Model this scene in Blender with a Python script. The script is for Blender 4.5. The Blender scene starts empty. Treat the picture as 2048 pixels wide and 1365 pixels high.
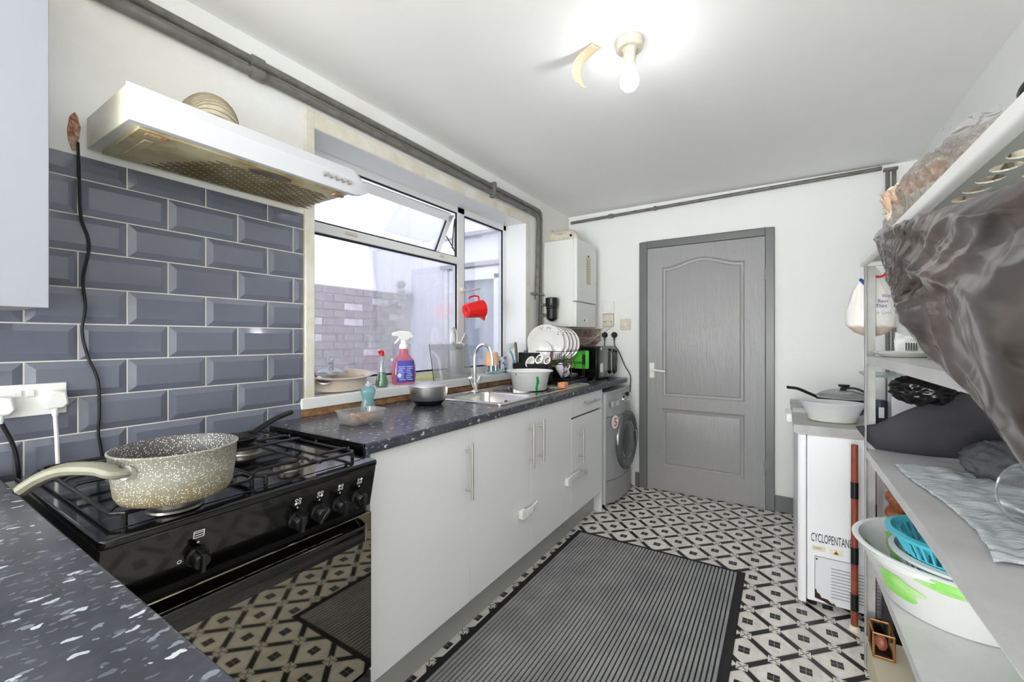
import bpy, bmesh, math, random
from mathutils import Vector, Matrix, noise
random.seed(7)
PI = math.pi
col = bpy.context.scene.collection
sc = bpy.context.scene

# ------------------------------------------------------------------ camera, world, lights, exposure
cd = bpy.data.cameras.new('camera'); cam = bpy.data.objects.new('camera', cd); col.objects.link(cam)
cam.location = (0, 0, 1.25); cam.rotation_euler = (PI/2, 0, math.radians(32.3))
cd.sensor_width = 36; cd.lens = 855/2048*36; cd.shift_y = -0.0022; cd.clip_start = 0.02
sc.camera = cam
sc.view_settings.view_transform = 'Standard'; sc.view_settings.look = 'None'
sc.view_settings.gamma = 1; sc.view_settings.use_curve_mapping = False
sc.view_settings.exposure = 1.02
try:
    sc.cycles.use_denoising = True
    sc.cycles.max_bounces = 10; sc.cycles.diffuse_bounces = 6; sc.cycles.glossy_bounces = 5
    sc.cycles.transparent_max_bounces = 16; sc.cycles.caustics_reflective = False; sc.cycles.caustics_refractive = False
    sc.cycles.sample_clamp_indirect = 6
except Exception: pass
w = bpy.data.worlds.new('overcast_sky'); sc.world = w; w.use_nodes = True
w.node_tree.nodes['Background'].inputs[0].default_value = (0.86, 0.90, 1.0, 1)
w.node_tree.nodes['Background'].inputs[1].default_value = 2.25

YF_ = -3.2
def lamp(name, kind, loc, power, size=0.05, color=(1, 1, 1), rot=(0, 0, 0), size_y=None):
    l = bpy.data.lights.new(name, kind); l.energy = power; l.color = color
    if kind == 'POINT': l.shadow_soft_size = size
    if kind == 'AREA':
        l.size = size
        if size_y: l.shape = 'RECTANGLE'; l.size_y = size_y
    o = bpy.data.objects.new(name, l); o.location = loc; o.rotation_euler = rot; col.objects.link(o); return o
lamp('added_rear_point_fill', 'POINT', (-0.7, -2.2, 2.12), 26, 0.12, (1, .99, .97))  # invented point fill behind the camera, added to brighten the room
lamp('ceiling_bulb_light', 'POINT', (-0.49, 1.60, 2.16), 1.25, 0.035, (0.97, 0.985, 1.0))
# added area fill at the solid rear wall, brightens the room from behind camera
lamp('added_rear_area_fill', 'AREA', (-.4, YF_+.03, 1.25), 106, 2.0, (.98, .99, 1), (PI/2+.32, 0, 0), 2.1)

# ------------------------------------------------------------------ materials
def lin(c): return c/12.92 if c <= .04045 else ((c+.055)/1.055)**2.4
def rgb(r, g, b): return (lin(r/255), lin(g/255), lin(b/255), 1)
class NT:
    def __init__(s, name):
        s.m = bpy.data.materials.new(name); s.m.use_nodes = True; s.t = s.m.node_tree; s.p = s.t.nodes['Principled BSDF']
        s.out = s.t.nodes['Material Output']
    def n(s, typ, **kw):
        x = s.t.nodes.new(typ)
        for k, v in kw.items(): setattr(x, k, v)
        return x
    def l(s, a, b): s.t.links.new(a, b)
    def math(s, op, a, b=None, c=None):
        x = s.n('ShaderNodeMath', operation=op)
        for i, v in enumerate((a, b, c)):
            if v is None: continue
            if isinstance(v, (int, float)): x.inputs[i].default_value = v
            else: s.l(v, x.inputs[i])
        return x.outputs[0]
    def pos(s, scale=(1, 1, 1), loc=(0, 0, 0), rot=(0, 0, 0), gen='Object'):
        tc = s.n('ShaderNodeTexCoord'); mp = s.n('ShaderNodeMapping')
        mp.inputs['Scale'].default_value = scale; mp.inputs['Location'].default_value = loc; mp.inputs['Rotation'].default_value = rot
        s.l(tc.outputs[gen], mp.inputs[0]); return mp.outputs[0]
    def noise(s, vec, scale, detail=3, rough=.55, dist=0):
        x = s.n('ShaderNodeTexNoise'); x.inputs['Scale'].default_value = scale; x.inputs['Detail'].default_value = detail
        x.inputs['Roughness'].default_value = rough; x.inputs['Distortion'].default_value = dist
        s.l(vec, x.inputs['Vector']); return x.outputs[0]
    def ramp(s, fac, stops):
        x = s.n('ShaderNodeValToRGB'); e = x.color_ramp.elements
        e[0].position, e[0].color = stops[0]; e[1].position, e[1].color = stops[-1]
        for p, c in stops[1:-1]:
            q = e.new(p); q.color = c
        s.l(fac, x.inputs[0]); return x.outputs[0]
    def mix(s, fac, a, b, mode='MIX'):
        x = s.n('ShaderNodeMix', data_type='RGBA', blend_type=mode)
        for i, v in ((0, fac), (6, a), (7, b)):
            if isinstance(v, (int, float)): x.inputs[i].default_value = v
            elif isinstance(v, tuple): x.inputs[i].default_value = v
            else: s.l(v, x.inputs[i])
        return x.outputs[2]
    def bump(s, h, strength, dist=.01):
        x = s.n('ShaderNodeBump'); x.inputs['Strength'].default_value = strength; x.inputs['Distance'].default_value = dist
        s.l(h, x.inputs['Height']); s.l(x.outputs[0], s.p.inputs['Normal'])
BW = ((0, 0, 0, 1), (1, 1, 1, 1))
def M(name, c, rough=.5, metal=0, spec=None, alpha=1, trans=0, ior=1.45, coat=0, emit=None, estr=0, vary=0, vscale=6, c2=None, bump=0, bscale=200, bstretch=(1, 1, 1), sss=0, aniso=0):
    t = NT(name); p = t.p; c = rgb(*c)
    p.inputs['Base Color'].default_value = c; p.inputs['Roughness'].default_value = rough; p.inputs['Metallic'].default_value = metal
    p.inputs['IOR'].default_value = ior; p.inputs['Alpha'].default_value = alpha; p.inputs['Transmission Weight'].default_value = trans
    p.inputs['Coat Weight'].default_value = coat
    if spec is not None: p.inputs['Specular IOR Level'].default_value = spec
    if emit: p.inputs['Emission Color'].default_value = rgb(*emit); p.inputs['Emission Strength'].default_value = estr
    if vary or c2:
        c2l = rgb(*c2) if c2 else tuple(x*(1-vary) for x in c[:3])+(1,)
        f = t.noise(t.pos(), vscale, 5, .6)
        r = t.ramp(f, [(.38, BW[0]), (.68, BW[1])])
        t.l(t.mix(r, c, c2l), p.inputs['Base Color'])
    if bump:
        t.bump(t.noise(t.pos(bstretch), bscale, 2), bump, .002)
    return t.m

m_ceiling = M('ceiling_paint', (248, 248, 247), .6, vary=.02, vscale=1.2, bump=.08, bscale=18)
def wall_paint(name, stain):
    t = NT(name); p = t.pos(); f = t.noise(p, 1.7, 6, .65); g = t.noise(p, 14, 6, .7)
    base = rgb(243, 244, 243); st = rgb(228, 224, 202); dk = rgb(120, 112, 96)
    r = t.ramp(f, [(.46, BW[0]), (.75, (stain, stain, stain, 1))])
    c = t.mix(r, base, st)
    r2 = t.ramp(g, [(.70, BW[0]), (.80, (stain*.45,)*3+(1,))])
    t.l(t.mix(r2, c, dk), t.p.inputs['Base Color']); t.p.inputs['Roughness'].default_value = .62
    t.bump(t.noise(p, 30, 4), .15, .01); return t.m
m_wall = wall_paint('white_wall_paint', .10)
m_wall_stain = wall_paint('stained_wall_paint', .6)
m_upvc = M('white_upvc', (240, 241, 241), .28)
m_upvc_cream = M('aged_white_trim', (236, 234, 224), .4, c2=(218, 212, 190), vscale=9)
m_gasket = M('black_gasket', (22, 22, 24), .6)
m_grey_paint = M('grey_gloss_door_paint', (156, 155, 156), .27, bump=.5, bscale=34, bstretch=(6, 6, .35))
m_grey_paint.node_tree.nodes['Bump'].inputs['Distance'].default_value = .006
m_grey_paint.node_tree.nodes['Bump'].inputs['Strength'].default_value = .4
m_frame_paint = M('dark_grey_gloss_paint', (112, 113, 114), .3, bump=.2, bscale=60)
m_pipe = M('grey_pipe_paint', (122, 121, 118), .35, c2=(98, 95, 90), vscale=20, bump=.35, bscale=70)
m_cab = M('light_grey_satin_laminate', (236, 236, 237), .4)
m_cab_carcass = M('grey_carcass', (172, 172, 171), .5)
m_steel = M('brushed_steel', (216, 213, 208), .33, 1, bump=.05, bscale=90, bstretch=(1, 1, 14))
m_sinksteel = M('sink_steel', (216, 214, 210), .24, 1, bump=.05, bscale=60)
m_chrome = M('chrome', (232, 232, 232), .07, 1)
m_white_pl = M('white_plastic', (242, 242, 240), .3)
m_cream_pl = M('cream_plastic', (226, 220, 206), .45, c2=(206, 196, 172), vscale=30)
m_black_gl = M('black_enamel', (10, 10, 11), .12, coat=.3)
m_black_glass = M('black_oven_glass', (8, 8, 7), .03, ior=2.7)
m_black_mt = M('black_matt_metal', (20, 20, 21), .38)
m_black_pl = M('black_plastic', (24, 24, 25), .3)
m_iron = M('cast_iron_black', (30, 28, 27), .3, bump=.3, bscale=160)
m_white_metal = M('white_enamel_steel', (224, 226, 230), .3)
m_shelfm = M('grey_white_painted_metal', (210, 210, 210), .33, c2=(198, 197, 195), vscale=7)
m_postm = M('rack_post_metal', (188, 188, 186), .38, c2=(164, 163, 160), vscale=9)
m_silver = M('silver_grey_casing', (168, 169, 171), .32, .35)
m_dark = M('dark_grey_fabric', (66, 65, 69), .85, vary=.35, vscale=5, bump=.4, bscale=240)
m_copper = M('painted_brown_pipe', (150, 78, 56), .45, c2=(120, 58, 42), vscale=12)
m_red = M('red_plastic', (226, 30, 30), .3)
m_green_pl = M('green_plastic', (86, 190, 60), .35)
m_teal = M('teal_plastic', (82, 186, 204), .35)
m_palegrey = M('pale_grey_plastic', (206, 214, 214), .35)
m_china = M('white_china', (240, 240, 238), .12, coat=.4)
m_brown_rim = M('dark_red_rim_glaze', (92, 52, 44), .3)
m_rust = M('rusty_orange', (150, 88, 60), .8, c2=(206, 184, 160), vscale=60)

m_black_glass.node_tree.nodes['Principled BSDF'].inputs['Specular Tint'].default_value = (1, .93, .76, 1)
# tiled wall
m_tile = M('grey_blue_glazed_tile', (112, 116, 130), .09, coat=.6, vary=.12, vscale=3)
m_grout = M('white_grout', (224, 222, 214), .8)

# worktop: black laminate with white flecks
def worktop():
    t = NT('speckled_black_worktop'); c = rgb(60, 62, 68)
    f = t.noise(t.pos(), 16, 4); c = t.mix(t.ramp(f, [(.4, BW[0]), (.7, BW[1])]), c, rgb(74, 76, 84))
    for sc_, th, rot, loc, br in ((130, .28, .3, (7, 4, 2), rgb(92, 95, 105)), (80, .22, .75, (3, 1, 0), rgb(122, 126, 136)), (52, .14, .55, (0, 0, 0), rgb(176, 179, 188)), (30, .06, .6, (2, 5, 0), rgb(190, 193, 200))):
        v = t.n('ShaderNodeTexVoronoi'); v.feature = 'F1'; v.inputs['Scale'].default_value = sc_; v.inputs['Randomness'].default_value = 1
        dn = t.noise(t.pos(), 40, 3); pm = t.pos((1, .5, 1), loc, (0, 0, rot))
        add = t.n('ShaderNodeVectorMath', operation='MULTIPLY_ADD'); t.l(dn, add.inputs[0]); add.inputs[1].default_value = (.02,)*3; t.l(pm, add.inputs[2])
        t.l(add.outputs[0], v.inputs['Vector'])
        rnd = t.math('GREATER_THAN', t.math('MULTIPLY', v.outputs['Color'], 1.0), .60)
        m = t.math('MULTIPLY', t.math('LESS_THAN', v.outputs['Distance'], th+.08), rnd)
        c = t.mix(m, c, br)
    t.l(c, t.p.inputs['Base Color']); t.p.inputs['Roughness'].default_value = .24; return t.m
m_work = worktop()

# floor vinyl: diagonal black bands, small squares and white crossing squares
def vinyl():
    t = NT('patterned_vinyl'); L = .2055
    tc = t.n('ShaderNodeTexCoord'); sp = t.n('ShaderNodeSeparateXYZ'); t.l(tc.outputs['Object'], sp.inputs[0])
    u = t.math('DIVIDE', t.math('ADD', sp.outputs[0], .130), L); v = t.math('DIVIDE', t.math('ADD', sp.outputs[1], -1.846), L)
    def dist(x): return t.math('ABSOLUTE', t.math('SUBTRACT', x, t.math('ROUND', x)))
    a = dist(t.math('ADD', u, v)); b = dist(t.math('SUBTRACT', u, v)); du = dist(u); dv = dist(v)
    mar = t.noise(t.pos(), 24, 5, .6)
    white = t.mix(t.ramp(mar, [(.35, BW[0]), (.7, BW[1])]), rgb(249, 246, 240), rgb(226, 221, 213))
    # inside each cell the quarter fields differ slightly (printed pattern)
    fold = t.math('MULTIPLY', t.math('LESS_THAN', du, .25), .14)
    c = t.mix(fold, white, rgb(150, 144, 136))
    band = t.math('MINIMUM', a, b); w0 = .080
    soft = t.ramp(band, [(w0, (1, 1, 1, 1)), (w0+.05, (0, 0, 0, 1))])
    c = t.mix(t.math('MULTIPLY', soft, .35), c, rgb(110, 106, 102))
    blk = t.math('LESS_THAN', band, w0); c = t.mix(blk, c, rgb(30, 29, 30))
    w = .098
    inu = t.math('LESS_THAN', du, w); inv = t.math('LESS_THAN', dv, w)
    ou = t.math('GREATER_THAN', du, .5-w); ov = t.math('GREATER_THAN', dv, .5-w)
    dia = t.math('MAXIMUM', t.math('MULTIPLY', inu, ov), t.math('MULTIPLY', ou, inv))
    eu = t.math('MINIMUM', du, t.math('SUBTRACT', .5, du)); ev = t.math('MINIMUM', dv, t.math('SUBTRACT', .5, dv))
    cross = t.math('LESS_THAN', t.math('MINIMUM', eu, ev), .0032)
    sqc = t.mix(cross, rgb(34, 33, 34), rgb(200, 196, 190))
    c = t.mix(dia, c, sqc)
    crs = t.math('MAXIMUM', t.math('MULTIPLY', inu, inv), t.math('MULTIPLY', ou, ov))
    c3 = t.mix(t.math('LESS_THAN', t.math('ABSOLUTE', t.math('SUBTRACT', eu, ev)), .012), rgb(226, 222, 214), rgb(40, 38, 38))
    c3 = t.mix(cross, c3, rgb(236, 232, 226))
    edge = t.math('GREATER_THAN', t.math('MAXIMUM', eu, ev), w-.016); c3 = t.mix(edge, c3, rgb(238, 235, 228))
    c = t.mix(crs, c, c3)
    t.l(c, t.p.inputs['Base Color']); t.p.inputs['Roughness'].default_value = .3; return t.m
m_floor = vinyl()

def glassy(name, tint=(1, 1, 1, 1), mist=.0, streak=False, gl=.06, rough=.02):
    t = NT(name); t.t.nodes.remove(t.p)
    tr = t.n('ShaderNodeBsdfTransparent'); tr.inputs[0].default_value = tint
    g = t.n('ShaderNodeBsdfGlossy'); g.inputs['Roughness'].default_value = rough
    lw = t.n('ShaderNodeLayerWeight'); lw.inputs[0].default_value = .35
    fac = t.math('ADD', t.math('MULTIPLY', lw.outputs['Fresnel'], .6), gl)
    m1 = t.n('ShaderNodeMixShader'); t.l(fac, m1.inputs[0]); t.l(tr.outputs[0], m1.inputs[1]); t.l(g.outputs[0], m1.inputs[2])
    o = m1.outputs[0]
    if mist:
        d = t.n('ShaderNodeBsdfTranslucent'); d.inputs[0].default_value = (.92, .92, .95, 1)
        df = t.n('ShaderNodeBsdfDiffuse'); df.inputs[0].default_value = (tint[0]*.95, tint[1]*.95, tint[2]*.95, 1)
        md = t.n('ShaderNodeMixShader'); md.inputs[0].default_value = .5; t.l(d.outputs[0], md.inputs[1]); t.l(df.outputs[0], md.inputs[2])
        m2 = t.n('ShaderNodeMixShader'); f = mist
        if streak:
            f = t.math('MULTIPLY', t.ramp(t.noise(t.pos((1, 60, 3)), 1.2, 5, .7), [(.3, (.55,)*3+(1,)), (.75, (1.5,)*3+(1,))]), mist)
            t.l(f, m2.inputs[0])
        else: m2.inputs[0].default_value = f
        t.l(o, m2.inputs[1]); t.l(md.outputs[0], m2.inputs[2]); o = m2.outputs[0]
    t.l(o, t.out.inputs[0]); return t.m
m_pane = glassy('misted_window_glass', (.97, .97, 1, 1), .10, True)
m_pane_clear = glassy('clear_window_glass', (.98, .98, 1, 1), .04)
m_glass = glassy('clear_glassware', (.93, .96, .96, 1), .08, gl=.1)
m_film = glassy('crumpled_clear_film', (.99, .985, .98, 1), .09, gl=.07, rough=.12)
m_acryl = glassy('translucent_acrylic', (.96, .97, .98, 1), .16)
m_milky = glassy('milky_plastic', (.98, .98, .98, 1), .20)
m_milky_dense = glassy('dense_milky_plastic', (.96, .96, .96, 1), .86)
m_greenliq = glassy('green_liquid', (.03, .55, .15, 1), .55, gl=.1)
m_pinkliq = glassy('pink_liquid', (.95, .25, .38, 1), .55, gl=.1)
m_tealliq = glassy('teal_liquid', (.45, .85, .86, 1), .5, gl=.1)

# ------------------------------------------------------------------ mesh helpers
class MB:
    def __init__(s): s.v = []; s.f = []
    def add(s, vs, fs):
        o = len(s.v); s.v += [tuple(p) for p in vs]; s.f += [tuple(i+o for i in f) for f in fs]; return s
    def box(s, x0, x1, y0, y1, z0, z1, rot=None, piv=None):
        vs = [Vector(p) for p in ((x0, y0, z0), (x1, y0, z0), (x1, y1, z0), (x0, y1, z0), (x0, y0, z1), (x1, y0, z1), (x1, y1, z1), (x0, y1, z1))]
        if rot is not None:
            c = Vector(piv) if piv else Vector(((x0+x1)/2, (y0+y1)/2, (z0+z1)/2)); vs = [c+rot@(p-c) for p in vs]
        return s.add(vs, [(0, 3, 2, 1), (4, 5, 6, 7), (0, 1, 5, 4), (1, 2, 6, 5), (2, 3, 7, 6), (3, 0, 4, 7)])
    def tube(s, path, r, n=10, closed=False, caps=True):
        P = [Vector(p) for p in path]; N = len(P); rings = []; up = None
        rs = r if isinstance(r, (list, tuple)) else [r]*N
        for i, p in enumerate(P):
            if closed: t = (P[(i+1) % N]-P[i-1]).normalized()
            else: t = (P[min(i+1, N-1)]-P[max(i-1, 0)]).normalized()
            if up is None:
                up = Vector((0, 0, 1)) if abs(t.z) < .9 else Vector((1, 0, 0))
            a = t.cross(up)
            if a.length < 1e-4: a = t.orthogonal()
            a.normalize(); b = a.cross(t).normalized(); up = b
            rings.append([p+(a*math.cos(2*PI*k/n)+b*math.sin(2*PI*k/n))*rs[i] for k in range(n)])
        vs = [q for rg in rings for q in rg]; fs = []
        for i in range(N if closed else N-1):
            for k in range(n):
                a0 = i*n+k; a1 = i*n+(k+1) % n; b0 = ((i+1) % N)*n+k; b1 = ((i+1) % N)*n+(k+1) % n
                fs.append((a0, a1, b1, b0))
        if caps and not closed: fs.append(tuple(range(n-1, -1, -1))); fs.append(tuple((N-1)*n+k for k in range(n)))
        return s.add(vs, fs)
    def cyl(s, p0, p1, r, n=20, r1=None): return s.tube([p0, p1], [r, r if r1 is None else r1], n)
    def lathe(s, prof, c=(0, 0, 0), n=32, axis=(0, 0, 1), sx=1, sy=1, caps=True, arc=None):
        ax = Vector(axis).normalized(); q = Vector((0, 0, 1)).rotation_difference(ax); c = Vector(c); vs = []; fs = []
        for r, z in prof:
            for k in range(n):
                a = 2*PI*k/n; vs.append(c+q@Vector((r*math.cos(a)*sx, r*math.sin(a)*sy, z)))
        for i in range(len(prof)-1):
            for k in range(n): fs.append((i*n+k, i*n+(k+1) % n, (i+1)*n+(k+1) % n, (i+1)*n+k))
        if caps:
            if prof[0][0] > 1e-5: fs.append(tuple(range(n-1, -1, -1)))
            if prof[-1][0] > 1e-5: fs.append(tuple((len(prof)-1)*n+k for k in range(n)))
        return s.add(vs, fs)
    def prism(s, poly, ax, a, b):      # polygon in the two other axes, extruded along ax from a to b
        def P(u, v, w): return {'x': (w, u, v), 'y': (u, w, v), 'z': (u, v, w)}[ax]
        n = len(poly); vs = [P(u, v, a) for u, v in poly]+[P(u, v, b) for u, v in poly]
        fs = [tuple(range(n-1, -1, -1)), tuple(range(n, 2*n))]+[(i, (i+1) % n, n+(i+1) % n, n+i) for i in range(n)]
        return s.add(vs, fs)
    def grid(s, fn, nu, nv, closeu=False):
        vs = [fn(i/(nu if closeu else nu-1), j/(nv-1)) for j in range(nv) for i in range(nu)]; fs = []
        for j in range(nv-1):
            for i in range(nu if closeu else nu-1):
                i2 = (i+1) % nu; fs.append((j*nu+i, j*nu+i2, (j+1)*nu+i2, (j+1)*nu+i))
        return s.add(vs, fs)
    def sphere(s, c, r, n=14, sc_=(1, 1, 1)):
        c = Vector(c); pr = [(max(1e-4, math.sin(PI*i/n)), -math.cos(PI*i/n)) for i in range(n+1)]
        o = len(s.v); s.lathe([(a*r, b*r) for a, b in pr], (0, 0, 0), n*2)
        for i in range(o, len(s.v)):
            p = s.v[i]; s.v[i] = (c.x+p[0]*sc_[0], c.y+p[1]*sc_[1], c.z+p[2]*sc_[2])
        return s
    def build(s, name, mat, parent=None, bevel=0, smooth=True, solid=0, sub=0, label=None, kind=None, angle=35, seg=2):
        me = bpy.data.meshes.new(name); me.from_pydata(s.v, [], s.f); me.validate()
        bm = bmesh.new(); bm.from_mesh(me); bmesh.ops.remove_doubles(bm, verts=bm.verts, dist=1e-6); bmesh.ops.recalc_face_normals(bm, faces=bm.faces); bm.to_mesh(me); bm.free()
        me.materials.append(mat)
        if smooth:
            me.polygons.foreach_set('use_smooth', [True]*len(me.polygons)); me.set_sharp_from_angle(angle=math.radians(angle))
        o = bpy.data.objects.new(name, me); col.objects.link(o)
        if parent is not None:
            o.parent = parent
            if parent.type == 'EMPTY': o.matrix_parent_inverse = Matrix.Translation(-parent.location)
        if solid:
            m = o.modifiers.new('thickness', 'SOLIDIFY'); m.thickness = solid; m.offset = 0
        if bevel:
            m = o.modifiers.new('edge_round', 'BEVEL'); m.width = bevel; m.segments = seg; m.limit_method = 'ANGLE'; m.angle_limit = math.radians(32)
        if sub:
            m = o.modifiers.new('smooth', 'SUBSURF'); m.levels = sub; m.render_levels = sub
        if label: o['label'] = label
        if kind: o['kind'] = kind
        return o

def thing(name, label, cat, loc=(0, 0, 0), group=None):
    o = bpy.data.objects.new(name, None); o.empty_display_size = .05; col.objects.link(o); o.location = loc
    o['label'] = label; o['category'] = cat
    if group: o['group'] = group
    return o
def tag(o, label, cat, group=None):
    o['label'] = label; o['category'] = cat
    if group: o['group'] = group
    return o
def struct(o): o['kind'] = 'structure'; return o
def text(name, body, mat, parent, loc, size, xdir, ydir, thick=.0006, sx=1.0, align='LEFT'):
    c = bpy.data.curves.new(name, 'FONT'); c.body = body; c.size = size; c.extrude = thick; c.align_x = align; c.materials.append(mat)
    o = bpy.data.objects.new(name, c); col.objects.link(o); o.parent = parent
    X = Vector(xdir).normalized(); Y = Vector(ydir).normalized(); Z = X.cross(Y); Y = Z.cross(X)
    R = Matrix((X*sx, Y, Z)).transposed().to_4x4()
    mw = Matrix.Translation(Vector(loc)) @ R
    if parent.type == 'EMPTY': mw = Matrix.Translation(-parent.location) @ mw
    me = bpy.data.meshes.new_from_object(o); m2 = bpy.data.objects.new(name, me); bpy.data.objects.remove(o); m2.name = name
    col.objects.link(m2); m2.parent = parent; m2.matrix_basis = mw; return m2
def rrect(x0, x1, y0, y1, r, n=5):
    out = []
    for cx, cy, a0 in ((x1-r, y1-r, 0), (x0+r, y1-r, PI/2), (x0+r, y0+r, PI), (x1-r, y0+r, 1.5*PI)):
        for i in range(n+1): a = a0+PI/2*i/n; out.append((cx+r*math.cos(a), cy+r*math.sin(a)))
    return out
def spline(pts, n=8):
    P = [Vector(p) for p in pts]; P = [P[0]*2-P[1]]+P+[P[-1]*2-P[-2]]; out = []
    for i in range(1, len(P)-2):
        for k in range(n):
            t = k/n; a, b, c, d = P[i-1:i+3]
            out.append(.5*((2*b)+(c-a)*t+(2*a-5*b+4*c-d)*t*t+(3*b-a-3*c+d)*t**3))
    out.append(P[-2]); return out

XL, XR, YB, YF, H, CT = -1.68, .72, 3.65, -3.2, 2.38, .925

# ------------------------------------------------------------------ the room
struct(MB().box(XL-.3, XR+.1, YF-.1, YB+.1, -.1, 0).build('floor', m_floor, smooth=False))
struct(MB().box(XL-.17, XR+.1, YF-.1, YB+.1, H, H+.1).build('ceiling', m_ceiling, smooth=False))
WY0, WY1, WZ0, WZ1 = 1.078, 2.845, .96, 2.145
wl = MB()
wl.box(XL-.17, XL, YF-.1, WY0, 0, H).box(XL-.17, XL, WY1, YB+.1, 0, H).box(XL-.17, XL, WY0, WY1, 0, WZ0).box(XL-.17, XL, WY0, WY1, WZ1, H)
wall_left = struct(wl.build('wall_left', m_wall_stain, smooth=False))
struct(MB().box(XL-.17, XR+.1, YB, YB+.1, 0, H).build('wall_back', m_wall, smooth=False))
struct(MB().box(XR, XR+.1, YF-.1, YB, 0, H).build('wall_right', m_wall, smooth=False))
struct(MB().box(XL-.17, XR+.1, YF-.1, YF, 0, H).build('wall_front', m_wall, smooth=False))
struct(MB().box(-.044, .14, YB-.016, YB, 0, .115).box(-1.68+.62, -1.021, YB-.016, YB, 0, .115).build('baseboard_back', m_frame_paint, bevel=.004))

# tiles on the left wall: bevelled metro tiles, one part each, above grout
def tile_mesh(y0, y1, z0, z1):
    w = min(.019, (y1-y0)*.4, (z1-z0)*.4); d = .0085; x = XL+.003
    vs = [(x, y0, z0), (x, y1, z0), (x, y1, z1), (x, y0, z1), (x+.002, y0, z0), (x+.002, y1, z0), (x+.002, y1, z1), (x+.002, y0, z1),
          (x+d, y0+w, z0+w), (x+d, y1-w, z0+w), (x+d, y1-w, z1-w), (x+d, y0+w, z1-w)]
    return MB().add(vs, [(0, 1, 5, 4), (1, 2, 6, 5), (2, 3, 7, 6), (3, 0, 4, 7), (4, 5, 9, 8), (5, 6, 10, 9), (6, 7, 11, 10), (7, 4, 8, 11), (8, 9, 10, 11), (0, 3, 2, 1)])
MB().box(XL-.001, XL+.0042, -.32, 1.036, .86, 1.768).build('grout', m_grout, wall_left, smooth=False)
PZ, PY, gp = .1026, .2088, .0035
full = None
for r in range(9):
    z1 = 1.768 if r == 0 else 1.702-PZ*(r-1); z0 = 1.702-PZ*r
    off = .471 if r % 2 == 0 else .573
    y = off-PY*4
    while y < 1.036:
        a, b = max(y+gp/2, -.31), min(y+PY-gp/2, 1.034)
        if b-a > .02:
            isfull = r > 0 and b-a > PY-gp-.001
            if isfull and full is not None:
                o = full[0].copy(); col.objects.link(o); o.location = (random.uniform(-.0006, .0004), y-full[1], z0-full[2])
            else:
                o = tile_mesh(a, b, z0+gp/2, z1-gp/2).build('tile', m_tile, wall_left, smooth=False)
                if isfull: full = (o, y, z0)
            o.rotation_euler = (0, 0, 0)
        y += PY

# window
win = bpy.data.objects.new('window_1', None); col.objects.link(win); win.location = (XL-.17, 1.96, 1.0); struct(win)
FX0, FX1 = -1.895, -1.85
fr = MB(); fb = 1.003
fr.box(FX0, FX1, WY0, WY1, fb, 1.048).box(FX0, FX1, WY0, WY1, 2.10, WZ1).box(FX0, FX1, WY0, WY0+.05, fb, WZ1).box(FX0, FX1, WY1-.045, WY1, fb, WZ1)
fr.box(FX0, FX1, 2.24, 2.315, fb, WZ1)
fr.build('window_frame', m_upvc, win, bevel=.004)
MB().box(FX0, FX1+.004, WY0+.05, 2.24, 1.752, 1.80).build('transom', m_upvc, win, bevel=.004)
g = MB()
def gasket(y0, y1, z0, z1, w=.009, x=FX1-.006):
    g.box(x-.01, x, y0, y1, z0, z0+w).box(x-.01, x, y0, y1, z1-w, z1).box(x-.01, x, y0, y0+w, z0, z1).box(x-.01, x, y1-w, y1, z0, z1)
gasket(WY0+.05, 2.24, 1.048, 1.752); gasket(2.315, WY1-.045, 1.048, 2.10); gasket(WY0+.05, 2.24, 1.80, 2.10, .006)
g.build('window_gasket', m_gasket, win, smooth=False)
MB().box(-1.874, -1.868, WY0+.052, 2.238, 1.05, 1.75).build('window_pane', m_pane, win, smooth=False)
MB().box(-1.874, -1.868, 2.317, WY1-.047, 1.05, 2.098).build('window_pane', m_pane_clear, win, smooth=False)
# top hung sash, opened outwards
R = Matrix.Rotation(math.radians(27), 3, 'Y'); hp = (FX1-.012, 0, 2.075)
sy0, sy1, sz0, sz1 = WY0+.065, 2.213, 1.765, 2.078
s = MB()
def hbox(y0, y1, z0, z1, x0=-1.895, x1=-1.86, mb=None): (mb or s).box(x0, x1, y0, y1, z0, z1, rot=R, piv=hp)
hbox(sy0, sy1, sz0, sz0+.045); hbox(sy0, sy1, sz1-.05, sz1); hbox(sy0, sy0+.045, sz0, sz1); hbox(sy1-.045, sy1, sz0, sz1)
sash = s.build('window_sash', m_upvc, win, bevel=.004)
s = MB(); hbox(sy1-.052, sy1-.045, sz0+.045, sz1-.05, -1.87, -1.861); hbox(sy0+.045, sy1-.045, sz0+.045, sz0+.052, -1.87, -1.861); s.build('sash_gasket', m_gasket, sash, smooth=False)
s = MB(); hbox(sy0+.045, sy1-.045, sz0+.045, sz1-.05, -1.882, -1.876); s.build('sash_pane', m_pane_clear, sash, smooth=False)
s = MB(); s.tube([(-1.868, 2.232, 2.06), (-1.878, 2.228, 1.98), (-1.885, 2.224, 1.86)], .004, 6).tube([(-1.87, 2.233, 1.84), (-1.90, 2.224, 1.90), (-1.935, 2.216, 1.955)], .004, 6).tube([(-1.868, 2.236, 2.06), (-1.868, 2.236, 1.81)], .005, 6)
s.build('stay_hinge', m_black_mt, win)
s = MB(); s.box(FX1, FX1+.012, 1.36, 1.43, 1.772, 1.787).box(FX1, FX1+.012, 2.05, 2.09, 1.772, 1.787); s.build('sash_catch', m_cream_pl, win, bevel=.003)
MB().box(FX1-.02, XL+.018, WY0-.058, WY1+.02, WZ0-.003, fb).build('window_sill', m_upvc, win, bevel=.003)
MB().box(FX1, XL+.012, WY1-.008, WY1+.001, fb, WZ1).build('reveal_panel', m_upvc, win, smooth=False)
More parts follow.
